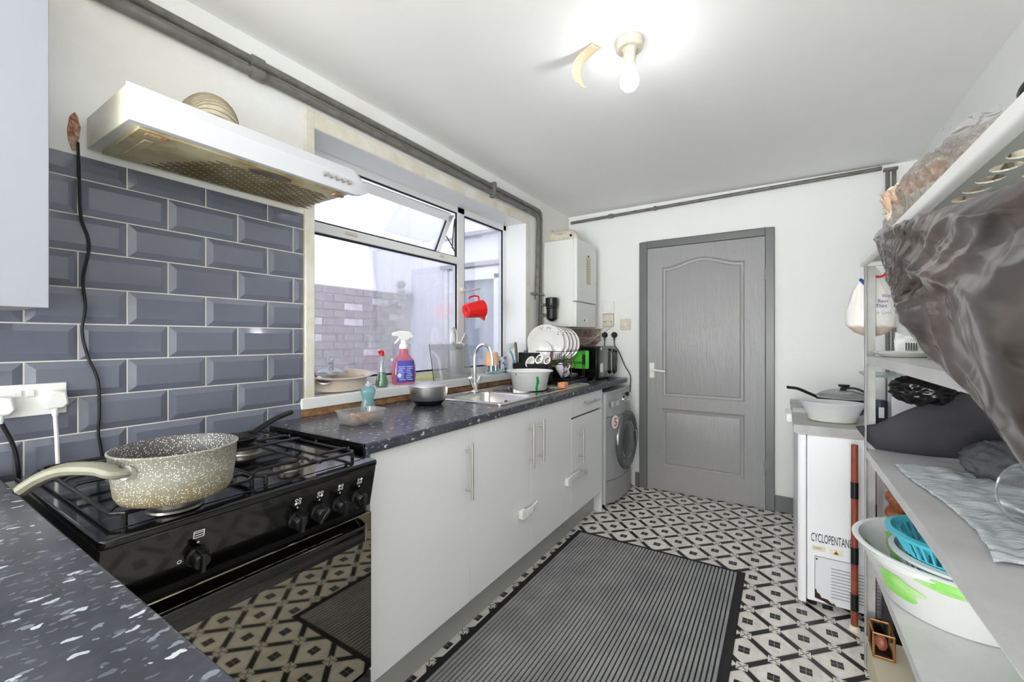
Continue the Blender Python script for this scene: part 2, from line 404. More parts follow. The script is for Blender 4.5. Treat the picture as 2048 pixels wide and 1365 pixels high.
MB().box(FX1, XL+.01, WY0, WY1, WZ1-.006, WZ1+.001).build('reveal_panel', m_upvc, win, smooth=False)
struct(MB().box(XL, XL+.014, 1.038, 1.080, .965, 2.205).build('trim_1', m_upvc_cream, bevel=.003))
struct(MB().box(XL, XL+.014, 1.080, 2.87, WZ1-.004, 2.205).build('trim_2', m_upvc_cream, bevel=.003))
struct(MB().box(XL, XL+.012, WY1-.002, 2.89, fb, 2.15).build('trim_3', m_upvc_cream, bevel=.003))
m_strip = M('bare_brown_plaster', (176, 134, 96), .8, c2=(120, 86, 60), vscale=22, bump=.5, bscale=60)
struct(MB().box(XL, XL+.010, .96, 2.86, .925, .957).build('trim_4', m_strip, bevel=.002))
# handle knob on the mullion for the jug
wh = MB().lathe([(.001, 0), (.018, .001), (.02, .012), (.014, .026), (.001, .03)], (FX1, 2.277, 1.585), 16, (1, 0, 0)).build('window_handle', m_cream_pl, win)
MB().tube([(FX1+.02, 2.277, 1.585), (FX1+.06, 2.285, 1.575), (FX1+.13, 2.32, 1.59)], .006, 8).build('handle_lever', m_steel, wh)

# ------------------------------------------------------------------ outside: yard walls seen through the window
m_render = M('white_render', (236, 236, 242), .9, vary=.05, vscale=2)
m_brick = M('weathered_brick', (150, 136, 138), .9, c2=(104, 96, 102), vscale=9, bump=.4, bscale=50)
m_brick2 = M('pale_brick', (206, 200, 204), .9, c2=(150, 138, 140), vscale=9, bump=.4, bscale=50)
m_mortar = M('grey_mortar', (166, 160, 164), .95)
yard = struct(MB().box(-3.75, -3.6, .6, 3.6, -.1, 3.1).build('yard_wall', m_render, smooth=False))
MB().box(-3.605, -3.585, .9, 3.51, -.1, 1.752).build('mortar', m_mortar, yard, smooth=False)
b0 = [MB().box(-3.59, -3.572, 0, .213, 0, .062).build('brick', mm, yard, smooth=False) for mm in (m_brick, m_brick2)]
used = [False, False]
for r in range(14):
    z = 1.68-r*.075; y = 1.05-(r % 2)*.1125
    while y < 3.28:
        k = 1 if random.random() < .16 else 0
        o = b0[k] if not used[k] else b0[k].copy()
        if used[k]: col.objects.link(o)
        used[k] = True; o.location = (random.uniform(-.003, .003), y, z); y += .225
YW = 3.51
ext = struct(MB().box(-3.6, -3.10, YW, YW+.15, -.1, 3.1).box(-3.10, -1.87, YW, YW+.15, 2.02, 3.1).box(-3.10, -1.87, YW+.1, YW+.15, -.1, 2.02).build('extension_wall', m_render, smooth=False))
MB().box(-3.1, -1.87, YW-.09, YW, 2.30, 2.33).box(-3.1, -1.87, YW-.05, YW, 1.99, 2.03).build('fascia_board', M('grey_fascia', (170, 170, 178), .7), ext, smooth=False)
w2 = MB(); w2.box(-3.08, -3.02, YW-.02, YW+.05, .2, 2.0).box(-3.0, -2.87, YW-.02, YW+.03, .2, 1.97).box(-2.87, -1.9, YW-.02, YW+.03, 1.85, 1.97).box(-2.42, -2.34, YW-.02, YW+.03, .2, 1.9)
w2.build('window_frame', m_upvc, ext, bevel=.004)
MB().grid(lambda u, v: (-2.87+u*.96, YW+.05+.008*math.sin(u*70), .2+1.66*v), 60, 3).build('curtain', M('grey_blue_curtain', (164, 174, 188), .9, vary=.25, vscale=7), ext)
yg = struct(MB().box(-3.6, -1.86, .5, 3.6, -.12, -.1).build('yard_ground', M('concrete', (150, 150, 150), .9), smooth=False))
# small tuft on top of the brick wall
tf = MB()
for i in range(26):
    c = Vector((-3.56+random.uniform(-.02, .02), 3.36+random.gauss(0, .05), 1.70+random.gauss(0, .06)))
    tf.sphere(c, random.uniform(.02, .045), 5)
tag(tf.build('wall_plant', M('dusty_plant', (150, 146, 152), .95)), 'grey mossy plant clump on end of outside brick wall', 'plant')

# ------------------------------------------------------------------ door in the back wall
dr = bpy.data.objects.new('door_1', None); col.objects.link(dr); dr.location = (-.53, YB, 0); struct(dr)
f = MB(); f.box(-1.021, -.955, YB-.03, YB, 0, 2.06).box(-.105, -.046, YB-.03, YB, 0, 2.06).box(-.955, -.105, YB-.03, YB, 2.003, 2.06)
f.build('door_frame', m_frame_paint, dr, bevel=.005)
# leaf: stiles and rails around two recessed panels; the upper one has an arched head
def arch(x0, x1, z0, z1, rise, n=24):
    pts = [(x0, z0), (x1, z0), (x1, z1)]
    for i in range(1, n):
        t = i/n; x = x1+(x0-x1)*t; pts.append((x, z1+rise*(.5-.5*math.cos(2*PI*t))**1.1))
    pts.append((x0, z1)); return pts
def offset_arch(e, x0, x1, z0, z1, rise): return arch(x0+e, x1-e, z0+e, z1-e, rise)
def panel(x0, x1, z0, z1, rise):
    mb = MB(); lv = [(0, .0), (.012, .010), (.024, .012), (.034, .004), (.046, .002)]
    loops = [[(p[0], YB-.022+d, p[1]) for p in offset_arch(e, x0, x1, z0, z1, rise)] for e, d in lv]
    n = len(loops[0]); vs = [p for l in loops for p in l]; fs = []
    for i in range(len(loops)-1):
        for k in range(n): fs.append((i*n+k, i*n+(k+1) % n, (i+1)*n+(k+1) % n, (i+1)*n+k))
    fs.append(tuple((len(loops)-1)*n+k for k in range(n)))
    return mb.add(vs, fs), loops[0]
bm = bmesh.new(); edges = []
p1, l1 = panel(-.835, -.237, .775, 1.835, .06); p2, l2 = panel(-.835, -.237, .20, .68, 0.0)
def loop(pts):
    vs = [bm.verts.new(p) for p in pts]; return [bm.edges.new((vs[i], vs[(i+1) % len(vs)])) for i in range(len(vs))]
y = YB-.022
edges += loop([(-.953, y, .008), (-.107, y, .008), (-.107, y, 2.0), (-.953, y, 2.0)])+loop(l1)+loop(l2)
bmesh.ops.triangle_fill(bm, edges=edges, use_beauty=True, normal=(0, -1, 0))
me = bpy.data.meshes.new('door_leaf'); bm.to_mesh(me); bm.free(); me.materials.append(m_grey_paint)
leaf = bpy.data.objects.new('door_leaf', me); col.objects.link(leaf); leaf.parent = dr; leaf.matrix_parent_inverse = Matrix.Translation(-dr.location)
p1.build('door_panel', m_grey_paint, leaf, angle=20); p2.build('door_panel', m_grey_paint, leaf, angle=20)
h = MB(); h.box(-.935, -.895, YB-.032, YB-.022, .925, 1.05).build('handle_plate', m_white_pl, leaf, bevel=.003)
MB().tube([(-.915, YB-.03, .995), (-.915, YB-.065, .995), (-.90, YB-.07, .995), (-.80, YB-.07, .985)], .009, 10).build('door_handle', m_white_pl, leaf)
h = MB(); h.box(-.112, -.10, YB-.036, YB-.02, .28, .36).box(-.112, -.10, YB-.036, YB-.02, 1.68, 1.76).build('hinge', m_frame_paint, dr)

# ------------------------------------------------------------------ painted pipes
def pipe(path, r, name, label, group=None, joints=(), m=m_pipe):
    o = MB().tube(path, r, 14).build(name, m); tag(o, label, 'pipe', group)
    for a, b in joints: MB().cyl(a, b, r+.006, 14).build('coupling', m, o, bevel=.001)
    return o
def arcpath(p, c, q, n=6):
    p, c, q = map(Vector, (p, c, q)); return [p*(1-t)**2+c*2*t*(1-t)+q*t*t for t in [i/n for i in range(n+1)]]
px = XL+.02
pipe([(px, -3.1, 2.240)]+arcpath((px, 2.975, 2.240), (px, 3.03, 2.240), (px, 3.03, 2.185))+[(px, 3.0, 1.57)], .0165, 'water_pipe', 'lower of the two grey painted pipes running above the window', None,
     [((px, .82, 2.24), (px, .865, 2.24))])
pipe([(px, -3.1, 2.283)]+arcpath((px, 3.015, 2.283), (px, 3.065, 2.283), (px, 3.065, 2.225))+[(px, 3.045, 1.0)], .0145, 'water_pipe', 'upper of the two grey painted pipes running above the window', None,
     [((px, .82, 2.283), (px, .865, 2.283))])
pipe([(px+.01, 3.015, 2.20), (px+.01, 3.0, 1.6), (px+.008, 2.99, 1.1)], .008, 'thin_pipe', 'thin grey pipe dropping beside the boiler, nearest the window')
c = MB(); c.box(XL, XL+.045, 2.37, 2.395, 2.21, 2.31).build('pipe_clip', m_pipe, bevel=.003)
tag(bpy.data.objects['pipe_clip'], 'painted bracket clamping both grey pipes above the window', 'bracket')
c = MB(); c.box(XL, XL+.04, 2.93, 3.09, 1.60, 1.615).build('pipe_clip', m_pipe, bevel=.002)
tag(bpy.data.objects['pipe_clip.001'], 'small painted clip holding the vertical pipes left of boiler', 'bracket')
bp = pipe([(XL+.03, YB-.02, 2.318), (.545, YB-.02, 2.358)], .013, 'gas_pipe', 'long thin dark grey pipe under the ceiling on the door wall', None, [((-1.29, YB-.02, 2.325), (-1.25, YB-.02, 2.326)), ((-.9, YB-.02, 2.332), (-.88, YB-.02, 2.332))])
for x in (.575, .607): pipe([(x, YB-.02, 2.352), (x, YB-.02, .35)], .011, 'drop_pipe', 'left of the twin vertical grey pipes in the far right corner' if x < .6 else 'right of the twin vertical grey pipes in the far right corner')
tag(MB().box(.555, .625, YB-.035, YB, 2.335, 2.352).build('pipe_clip', m_pipe, bevel=.002), 'small clip at the top of the twin corner pipes', 'bracket')

# ------------------------------------------------------------------ worktops and base cabinets
def worktop_right():
    t = MB(); x0, x1, y0, y1 = XL+.001, -1.085, .875, 3.55; cx0, cx1, cy0, cy1 = -1.56, -1.165, 1.76, 2.46
    z0 = CT-.036
    bm = bmesh.new()
    def lp(pts, z): vs = [bm.verts.new((a, b, z)) for a, b in pts]; return [bm.edges.new((vs[i], vs[(i+1) % len(vs)])) for i in range(len(vs))]
    outer = [(x0, y0), (x1, y0), (x1, y1-.04), (x1-.012, y1-.012), (x1-.04, y1), (x0, y1)]
    hole = rrect(cx0, cx1, cy0, cy1, .03)
    for z in (CT, z0): bmesh.ops.triangle_fill(bm, edges=lp(outer, z)+lp(hole, z), use_beauty=True, normal=(0, 0, 1))
    bm.verts.ensure_lookup_table()
    top = [v for v in bm.verts if v.co.z > z0+.01]; bot = [v for v in bm.verts if v.co.z <= z0+.01]
    def side(pts):
        for i in range(len(pts)):
            a, b = pts[i], pts[(i+1) % len(pts)]
            q = [bm.verts.new((a[0], a[1], z0)), bm.verts.new((b[0], b[1], z0)), bm.verts.new((b[0], b[1], CT)), bm.verts.new((a[0], a[1], CT))]; bm.faces.new(q)
    side(outer); side(hole)
    bmesh.ops.remove_doubles(bm, verts=bm.verts, dist=1e-5); bmesh.ops.recalc_face_normals(bm, faces=bm.faces)
    me = bpy.data.meshes.new('worktop'); bm.to_mesh(me); bm.free(); me.materials.append(m_work)
    o = bpy.data.objects.new('worktop', me); col.objects.link(o)
    m = o.modifiers.new('edge_round', 'BEVEL'); m.width = .005; m.segments = 2; m.limit_method = 'ANGLE'; m.angle_limit = 1
    return o
tag(worktop_right(), 'long speckled black worktop with the sink set in it', 'worktop')
tag(MB().box(XL+.001, -.40, -.42, .205, CT-.036, CT).build('worktop', m_work, bevel=.004), 'speckled black worktop in the left foreground beside the cooker', 'worktop')
bc = thing('base_cabinet', 'base unit under the foreground worktop left of the cooker', 'cabinet', (-1.05, -.1, 0))
MB().box(XL+.002, -.44, -.38, .19, .12, CT-.037).build('body', m_cab_carcass, bc); MB().box(XL+.002, -.5, -.36, .16, 0, .12).build('plinth', m_cab, bc)

CX = -1.105
def handle_v(y, z0, z1, parent):
    h = MB().cyl((CX+.033, y, z0), (CX+.033, y, z1), .006, 12)
    for z in (z0+.035, z1-.035): h.cyl((CX, y, z), (CX+.033, y, z), .0045, 8)
    return h.build('handle', m_steel, parent)
def cabinet(y0, y1, label, hy=None, drawer=False):
    t = thing('base_cabinet', label, 'cabinet', ((CX+XL)/2, (y0+y1)/2, .0))
    b = MB(); b.box(XL+.002, CX-.021, y0+.001, y0+.017, .151, CT-.038).box(XL+.002, CX-.021, y1-.017, y1-.001, .151, CT-.038).box(XL+.002, CX-.021, y0+.017, y1-.017, .151, .167).box(XL+.002, XL+.01, y0+.017, y1-.017, .167, CT-.17)
    b.build('carcass', m_cab_carcass, t)
    top = CT-.041
    if drawer:
        d = MB().box(CX-.019, CX, y0+.0015, y1-.0015, .757, top).build('drawer', m_cab, t, bevel=.0015)
        h = MB().cyl((CX+.03, y0+.17, .828), (CX+.03, y0+.41, .828), .006, 12)
        for yy in (y0+.2, y0+.38): h.cyl((CX, yy, .828), (CX+.03, yy, .828), .0045, 8)
        h.build('handle', m_steel, d); top = .745
    d = MB().box(CX-.019, CX, y0+.0015, y1-.0015, .150, top).build('door', m_cab, t, bevel=.0015)
    if hy is not None: handle_v(hy, *((.45, .68) if drawer else (.59, .82)), d)
    return t
cabinet(.905, 1.421, 'light grey single door base unit next to the cooker', 1.392)
cabinet(1.421, 1.927, 'light grey base unit under the sink bowl, second from the cooker', 1.905)
cabinet(1.927, 2.438, 'light grey base unit under the white and green basin, third from cooker', 2.013)
cabinet(2.438, 2.955, 'light grey base unit with a drawer above its door', 2.553, True)
tag(MB().box(XL+.01, CX-.001, 2.958, 2.976, 0, CT-.04).build('end_panel', m_cab, bevel=.001), 'grey end panel between drawer unit and washing machine', 'panel')
tag(MB().box(CX-.075, CX-.058, .90, 2.957, 0, .149).build('plinth', M('grey_plinth', (170, 170, 168), .45)), 'light grey kickboard running along under the base cabinets', 'plinth')
# child safety catches
def catch(y, z, label, curved):
    t = thing('safety_catch', label, 'catch', (CX, y, z), 'white child safety catches on the cabinet doors')
    MB().prism(rrect(y-.022, y+.022, z-.024, z+.024, .010), 'x', CX+.001, CX+.024).build('base', m_white_pl, t, bevel=.003)
    if curved: path = arcpath((CX+.016, y+.02, z+.01), (CX+.035, y+.14, z+.045), (CX+.03, y+.27, z-.012), 10)
    else: path = [(CX+.020, y+.02, z), (CX+.026, y+.08, z+.006), (CX+.018, y+.14, z+.012)]
    mb = MB()
    for i in range(len(path)-1):
        a, b = Vector(path[i]), Vector(path[i+1])
        mb.add([a+Vector((-.005, 0, -.015)), a+Vector((.005, 0, -.015)), a+Vector((.005, 0, .015)), a+Vector((-.005, 0, .015)), b+Vector((-.003, 0, -.014)), b+Vector((.003, 0, -.014)), b+Vector((.003, 0, .014)), b+Vector((-.003, 0, .014))],
               [(0, 1, 5, 4), (1, 2, 6, 5), (2, 3, 7, 6), (3, 0, 4, 7)]+([(0, 3, 2, 1)] if i == 0 else [])+([(4, 5, 6, 7)] if i == len(path)-2 else []))
    mb.build('strap', m_white_pl, t)
catch(1.83, .375, 'short straight white safety catch low on the sink unit doors', False)
catch(2.36, .385, 'long curved white safety catch on the doors below the drawer', True)

# ------------------------------------------------------------------ wall cupboard at the left edge
wc = thing('wall_cupboard', 'pale grey wall cupboard at the left edge above the sockets', 'cupboard', (-1.53, -.1, 1.32))
MB().box(XL+.012, -1.40, -.35, .252, 1.322, 2.2).build('carcass', m_cab_carcass, wc)
MB().box(-1.399, -1.38, -.35, .254, 1.318, 2.202).build('door', M('pale_grey_door', (158, 161, 170), .55), wc, bevel=.0015)

# ------------------------------------------------------------------ cooker hood
hd = thing('cooker_hood', 'greasy white cooker hood on the wall above the cooker', 'cooker hood', (-1.52, .72, 1.785))
hy0, hy1 = .380, 1.062; hz0, hz1 = 1.785, 1.880
prof = [(XL+.004, hz0), (-1.355, hz0), (-1.333, hz0+.004), (-1.322, hz0+.050), (-1.357, hz1), (XL+.004, hz1)]
prof = [(XL+.004, hz0+.003), (-1.36, hz0+.003), (-1.36, hz1-.002), (XL+.004, hz1-.002)]
hoodbody = MB(); hoodbody.box(XL+.004, -1.362, hy0+.002, hy1-.03, hz0+.006, hz1); hoodbody.build('body', M('white_hood_enamel', (232, 232, 226), .35, c2=(214, 208, 186), vscale=5), hd, bevel=.003)
fp = MB(); sec = [(-1.362, hz0), (-1.342, hz0), (-1.325, hz0+.052), (-1.357, hz1+.003), (-1.362, hz1+.003)]
ys = [(hy0, 0), (hy1-.03, 0), (hy1, .3), (hy1+.03, .85)]
loops = []
for yy, k in ys:
    loops.append([(x+(-1.36-x)*k*.5, yy, z+((hz0+.035)-z)*k*.75) for x, z in sec])
vs = [p for l in loops for p in l]; fs = [tuple(range(4, -1, -1)), tuple(15+i for i in range(5))]
for i in range(3):
    for k in range(5): fs.append((i*5+k, i*5+(k+1) % 5, (i+1)*5+(k+1) % 5, (i+1)*5+k))
fp = fp.add(vs, fs).build('front_panel', m_white_metal, hd, bevel=.003, angle=50)
for i in range(5): MB().cyl((-1.338, .900+i*.024, hz0+.030), (-1.322, .900+i*.024, hz0+.034), .0065, 12).build('button', m_steel, fp)
m_greasy = M('greasy_filter_metal', (204, 196, 160), .4, c2=(150, 128, 74), vscale=8)
grl = MB().box(XL+.02, -1.375, hy0+.03, hy1-.06, hz0-.002, hz0+.006).build('filter_panel', m_greasy, hd, bevel=.001)
sl = MB()
for i in range(19):
    x = -1.640+i*.0115; n0, n1 = .50+.006*i, 1.0-.002*i
    y = n0+(i % 2)*.022
    while y < n1: sl.box(x-.0014, x+.0014, y, y+.038, hz0-.0030, hz0-.0015); y += .045
sl.build('grille_slot', M('dark_slot', (40, 32, 22), .8), grl, smooth=False, kind='stuff')
MB().lathe([(.001, 0), (.05, 0), (.05, .004), (.001, .004)], (-1.405, .755, hz0-.005), 28, sx=.42, sy=1.35).build('lamp_cover', M('brown_lamp_lens', (92, 80, 66), .2), hd)
for y in (.45, .995): MB().box(-1.40, -1.385, y-.022, y+.022, hz0-.007, hz0-.001).build('catch', m_rust, grl, bevel=.002)
MB().box(-1.60, -1.44, .44, .462, hz0-.005, hz0-.001).build('light_strip', m_greasy, grl, bevel=.002)
# ribbed duct from hood top into the wall
dp = [(-1.53, .64, 1.880)]+arcpath((-1.53, .64, 1.89), (-1.535, .645, 2.00), (XL+.004, .655, 2.005), 40)
dp = spline([(-1.50, .64, 1.88), (-1.505, .64, 1.93), (-1.54, .642, 1.965), (-1.60, .645, 1.98), (XL+.003, .65, 1.975)], 28)
rr = [.060+(.006 if i % 9 in (0, 1, 2) else 0 if i % 9 in (3, 8) else -.005) for i in range(len(dp))]
duct = tag(MB().tube(dp, .060, 28).build('extractor_duct', M('beige_flexible_duct', (204, 196, 178), .55, c2=(168, 158, 134), vscale=20), angle=25), 'beige ribbed flexible duct rising from the cooker hood into wall', 'duct')
m_rib = M('dark_duct_rib', (150, 138, 112), .6)
for i in range(4, len(dp)-3, 5):
    c_ = dp[i]; tt = (dp[i+1]-dp[i-1]).normalized(); tt = (tt+Vector((0, .25, 0))).normalized(); q = Vector((0, 0, 1)).rotation_difference(tt)
    MB().tube([c_+q@Vector((.0605*math.cos(2*PI*k/24), .0605*math.sin(2*PI*k/24), 0)) for k in range(24)], .0022, 6, closed=True).build('duct_rib', m_rib, duct)
# ripped plaster patch and power lead of the hood
def blob(y, z, w, h_, d, seed, x=XL):
    m = MB(); n = 22; pts = []
    for i in range(n):
        a = 2*PI*i/n; k = 1+.35*noise.noise(Vector((math.cos(a)*2+seed, math.sin(a)*2, 0))); pts.append((y+w*k*math.cos(a), z+h_*k*math.sin(a)))
    return m.prism(pts, 'x', x-.001, x+d)
pt = blob(1, 1, 1, 1, 1, 1); pt = blob(.356, 1.832, .013, .055, .004, 3).build('plaster_patch', m_rust, bevel=.001)
tag(pt, 'rusty torn plaster patch on wall at the left end of hood', 'patch')
m_cable = M('black_cable', (18, 18, 20), .4)
tag(MB().tube(spline([(XL+.014, .362, 1.80), (XL+.015, .364, 1.72), (XL+.016, .367, 1.60), (XL+.016, .382, 1.54), (XL+.016, .384, 1.50), (XL+.016, .372, 1.42), (XL+.016, .377, 1.34), (XL+.016, .370, 1.27), (XL+.016, .382, 1.20), (XL+.016, .403, 1.13), (XL+.016, .406, 1.04), (XL+.016, .404, .98), (XL+.016, .412, .91)], 6), .0036, 8).build('hood_cable', m_cable), 'black cable hanging down the tiles from the hood', 'cable')

# sockets at far left
sk = thing('wall_socket', 'white double wall socket on the tiles at the far left', 'socket', (XL, .267, 1.09))
MB().box(XL+.004, XL+.016, .194, .340, 1.047, 1.131).build('plate', m_white_pl, sk, bevel=.002)
for y in (.250, .272): MB().box(XL+.016, XL+.020, y-.007, y+.007, 1.098, 1.115).build('switch', m_white_pl, sk, bevel=.001)
def plug(y, z, m, name, label, s=1.0, x=XL+.016):
    t = thing(name, label, 'plug', (x, y, z))
    MB().prism([(y-.024*s, z-.016*s), (y-.016*s, z-.026*s), (y+.016*s, z-.026*s), (y+.026*s, z-.014*s), (y+.02*s, z+.02*s), (y-.008*s, z+.024*s)], 'x', x, x+.022*s).build('plug_body', m, t, bevel=.005*s)
    MB().cyl((x+.012, y, z-.024*s), (x+.012, y, z-.045*s), .008*s, 12, .006*s).build('cord_grip', m, t); return t
plug(.315, 1.088, m_white_pl, 'plug', 'white plug in the right half of the double socket')
plug(.219, 1.082, m_white_pl, 'plug', 'white plug at the picture edge in the double socket')
tag(MB().tube(spline([(XL+.028, .315, 1.044), (XL+.026, .318, .99), (XL+.024, .320, .94), (XL+.024, .322, .88)]), .0045, 8).build('power_cable', m_white_pl), 'white cable hanging from the right plug behind the cooker', 'cable')
tag(MB().tube(spline([(XL+.028, .221, 1.04), (XL+.026, .238, .99), (XL+.024, .247, .95), (XL+.022, .253, .88)]), .0045, 8).build('power_cable', m_cable), 'black cable dropping from the edge plug behind the worktop', 'cable')
# ------------------------------------------------------------------ cooker
ck = thing('gas_cooker', 'black freestanding gas cooker between the two worktops', 'cooker', (-1.3, .54, 0))
a0, a1 = .240, .835
MB().box(-1.63, -1.03, a0+.005, a1-.005, .03, .885).build('body', m_black_mt, ck, bevel=.003)
MB().prism(rrect(-1.63, -.985, a0-.002, a1+.002, .012), 'z', .884, .902).build('hob_rim', m_black_gl, ck, bevel=.006, seg=3)
hb = MB().box(-1.60, -1.025, a0+.025, a1-.025, .900, .9035).build('hob_plate', m_black_gl, ck, bevel=.001)
# front control panel, slightly slanted
cp = MB().prism([(-1.03, .765), (-1.018, .765), (-.992, .884), (-1.03, .884)], 'y', a0, a1).build('control_panel', m_black_gl, ck, bevel=.003)
sl_ = Vector((.026, 0, .119)).normalized(); nrm = Vector((.119, 0, -.026)).normalized()
def knob(y, rot):
    z = .808; c = Vector((-1.018+(z-.765)/.119*.026, y, z))
    k = MB().lathe([(.001, 0), (.021, 0), (.021, .005), (.0165, .007), (.0155, .026), (.014, .028), (.001, .028)], c, 24, nrm).build('knob', m_black_pl, cp)
    R = nrm.to_track_quat('Z', 'Y').to_matrix() @ Matrix.Rotation(rot, 3, 'Z')
    g = MB(); vs = []
    for x0, x1, y0, y1, z0, z1 in [(-.0065, .0065, -.022, .022, .008, .036)]:
        vs = [c+R@Vector(p) for p in ((x0, y0, z0), (x1, y0, z0), (x1, y1, z0), (x0, y1, z0), (x0*.7, y0*.9, z1), (x1*.7, y0*.9, z1), (x1*.7, y1*.9, z1), (x0*.7, y1*.9, z1))]
    g.add(vs, [(0, 3, 2, 1), (4, 5, 6, 7), (0, 1, 5, 4), (1, 2, 6, 5), (2, 3, 7, 6), (3, 0, 4, 7)]).build('grip', m_black_pl, k, bevel=.002)
    return c
m_print = M('white_print', (235, 235, 235), .5)
pr = MB()
up = sl_; sd = Vector((0, 1, 0))
def dot(mb, c, u, v, r, ring=False):
    c = c+sd*u+up*v+nrm*.0006
    n = 12
    if ring:
        o = [c+(sd*math.cos(2*PI*i/n)+up*math.sin(2*PI*i/n))*r for i in range(n)]; q = [c+(sd*math.cos(2*PI*i/n)+up*math.sin(2*PI*i/n))*r*.6 for i in range(n)]
        mb.add(o+q, [(i, (i+1) % n, n+(i+1) % n, n+i) for i in range(n)])
    else: mb.add([c+(sd*math.cos(2*PI*i/n)+up*math.sin(2*PI*i/n))*r for i in range(n)], [tuple(range(n))])
def sq(mb, c, u0, u1, v0, v1):
    mb.add([c+sd*u+up*v+nrm*.0006 for u, v in ((u0, v0), (u1, v0), (u1, v1), (u0, v1))], [(0, 1, 2, 3)])
for i, (y, r) in enumerate(((.393, 0), (.603, 0), (.662, -.6), (.722, .1), (.783, 0))):
    c = knob(y, r+PI/2*0); pr = MB()
    tm = MB(); dot(tm, c, 0, .030, .0022); tm.build('pointer_mark', m_print, cp, smooth=False)
    if i:
        for j, (u, v) in enumerate(((-.0045, .041), (.0045, .041), (-.0045, .050), (.0045, .050))): dot(pr, c, u, v, .0038, j != (i-1))
    else:
        for q in ((-.010, .010, .040, .042), (-.010, .010, .054, .056), (-.010, -.008, .040, .056), (.008, .010, .040, .056), (-.007, .007, .050, .052), (-.007, .007, .045, .047)): sq(pr, c, *q)
        zm = MB(); dot(zm, c, -.030, .0, .004, True); zm.build('zero_mark', m_print, cp, smooth=False)
    pr.build('burner_symbol' if i else 'oven_symbol', m_print, cp, smooth=False)
# door, handle, drawer
od = MB().box(-1.03, -1.012, a0, a1, .292, .748).build('oven_door', m_black_glass, ck, bevel=.003)
hh = MB(); hh.prism([(a0+.03, -1.012), (a0+.045, -.965), (a0+.06, -.955), (a1-.07, -.955), (a1-.055, -.965), (a1-.04, -1.012), (a1-.06, -1.012), (a1-.072, -.972), (a0+.062, -.972), (a0+.05, -1.012)], 'z', .698, .742)
hh.v = [(y_, x_, z_) for x_, y_, z_ in hh.v]
hh.build('door_handle', m_black_gl, od, bevel=.004)
MB().box(-1.03, -1.014, a0, a1, .06, .284).build('drawer', m_black_gl, ck, bevel=.003)
for x in (-1.58, -1.08):
    for y in (a0+.05, a1-.05): MB().cyl((x, y, 0), (x, y, .032), .016, 10).build('foot', m_black_pl, ck)
# burners
m_burn = M('burner_metal', (140, 138, 134), .35, .9)
bpos = [(-1.060, .375, .036), (-1.385, .395, .034), (-1.115, .648, .028), (-1.385, .668, .036)]
for x, y, r in bpos:
    b = MB().lathe([(.001, 0), (r+.012, 0), (r+.010, .004), (r, .006), (r, .016), (r-.002, .017), (.001, .017)], (x, y, .9035), 28).build('burner', m_burn, ck)
    MB().lathe([(.001, 0), (r-.004, 0), (r-.002, .004), (r-.007, .008), (.001, .009)], (x, y, .9205), 28).build('burner_cap', m_iron, b)
# two wire pan supports
def support(y0, y1, fx=-1.045, bx=-1.585):
    g = MB(); z = .930; r = .0042
    ring = [(fx, y0+.015), (fx, y1-.015), (fx-.015, y1), (bx+.015, y1), (bx, y1-.015), (bx, y0+.015), (bx+.015, y0), (fx-.015, y0)]
    g.tube([(x, y, z-.008) for x, y in ring], r, 8, closed=True)
    ym = (y0+y1)/2; xm = (fx+bx)/2
    g.tube([(fx, ym, z-.008), (fx-.02, ym, z), (-1.085-.02, ym, z)], r, 8); g.tube([(bx, ym, z-.008), (bx+.02, ym, z), (bx+.13, ym, z)], r, 8)
    g.tube([(xm, y0, z-.008), (xm, y0+.01, z), (xm, y1-.01, z), (xm, y1, z-.008)], r, 8)
    for bxx in (-1.08, -1.385):
        for s_, yy in ((-1, y0), (1, y1)):
            g.tube([(bxx, yy, z-.008), (bxx, yy-s_*.012, z), (bxx, ym+s_*.035, z)], r, 8)
        g.tube([(bxx-.125 if bxx < -1.3 else bxx+.07, ym, z), (bxx+(-.03 if bxx < -1.3 else .035), ym, z)], r, 8)
        g.tube([(xm, ym, z), (bxx+(.035 if bxx < -1.3 else -.035), ym, z)], r, 8)
    for x, y in ring[::2]: g.cyl((x, y, .9035), (x, y, z-.008), .005, 8)
    return g.build('pan_support', m_iron, ck)
support(a0+.035, .525); support(.535, a1-.03)
# black side guard between cooker and worktop
sg = MB().box(XL+.06, -1.088, .866, .873, .885, .926).build('side_guard', m_black_gl, bevel=.001)
tag(sg, 'black steel strip along worktop edge beside cooker hob', 'guard strip')
for i, x in enumerate((-1.16, -1.33, -1.49)): MB().cyl((x, .8665, .905), (x, .8645, .905), .004, 8).build('screw', m_steel, sg)

# the big pan
m_pan = NT('speckled_stone_pan')
def panmat(name, base, brown):
    t = NT(name); v = t.n('ShaderNodeTexVoronoi'); v.inputs['Scale'].default_value = 330; t.l(t.pos(), v.inputs['Vector'])
    d = t.math('LESS_THAN', v.outputs['Distance'], .34); rn = t.math('GREATER_THAN', v.outputs['Color'], .42)
    c = rgb(*base)
    sp = t.n('ShaderNodeSeparateXYZ'); tc = t.n('ShaderNodeTexCoord'); t.l(tc.outputs['Object'], sp.inputs[0])
    if brown:
        g = t.math('ADD', t.math('MULTIPLY', t.math('SUBTRACT', .985, sp.outputs[2]), 16), t.math('MULTIPLY', t.noise(t.pos(), 22), .8))
        c = t.mix(t.ramp(g, [(.35, BW[0]), (1.0, (.8, .8, .8, 1))]), c, rgb(126, 108, 72))
    c = t.mix(t.math('MULTIPLY', d, rn), c, rgb(226, 226, 214)); t.l(c, t.p.inputs['Base Color']); t.p.inputs['Roughness'].default_value = .38; return t.m
m_pan_out = panmat('stone_pan_outside', (140, 140, 128), True); m_pan_in = panmat('stone_pan_inside', (84, 84, 84), False)
pc = Vector((-1.040, .370, .9365))
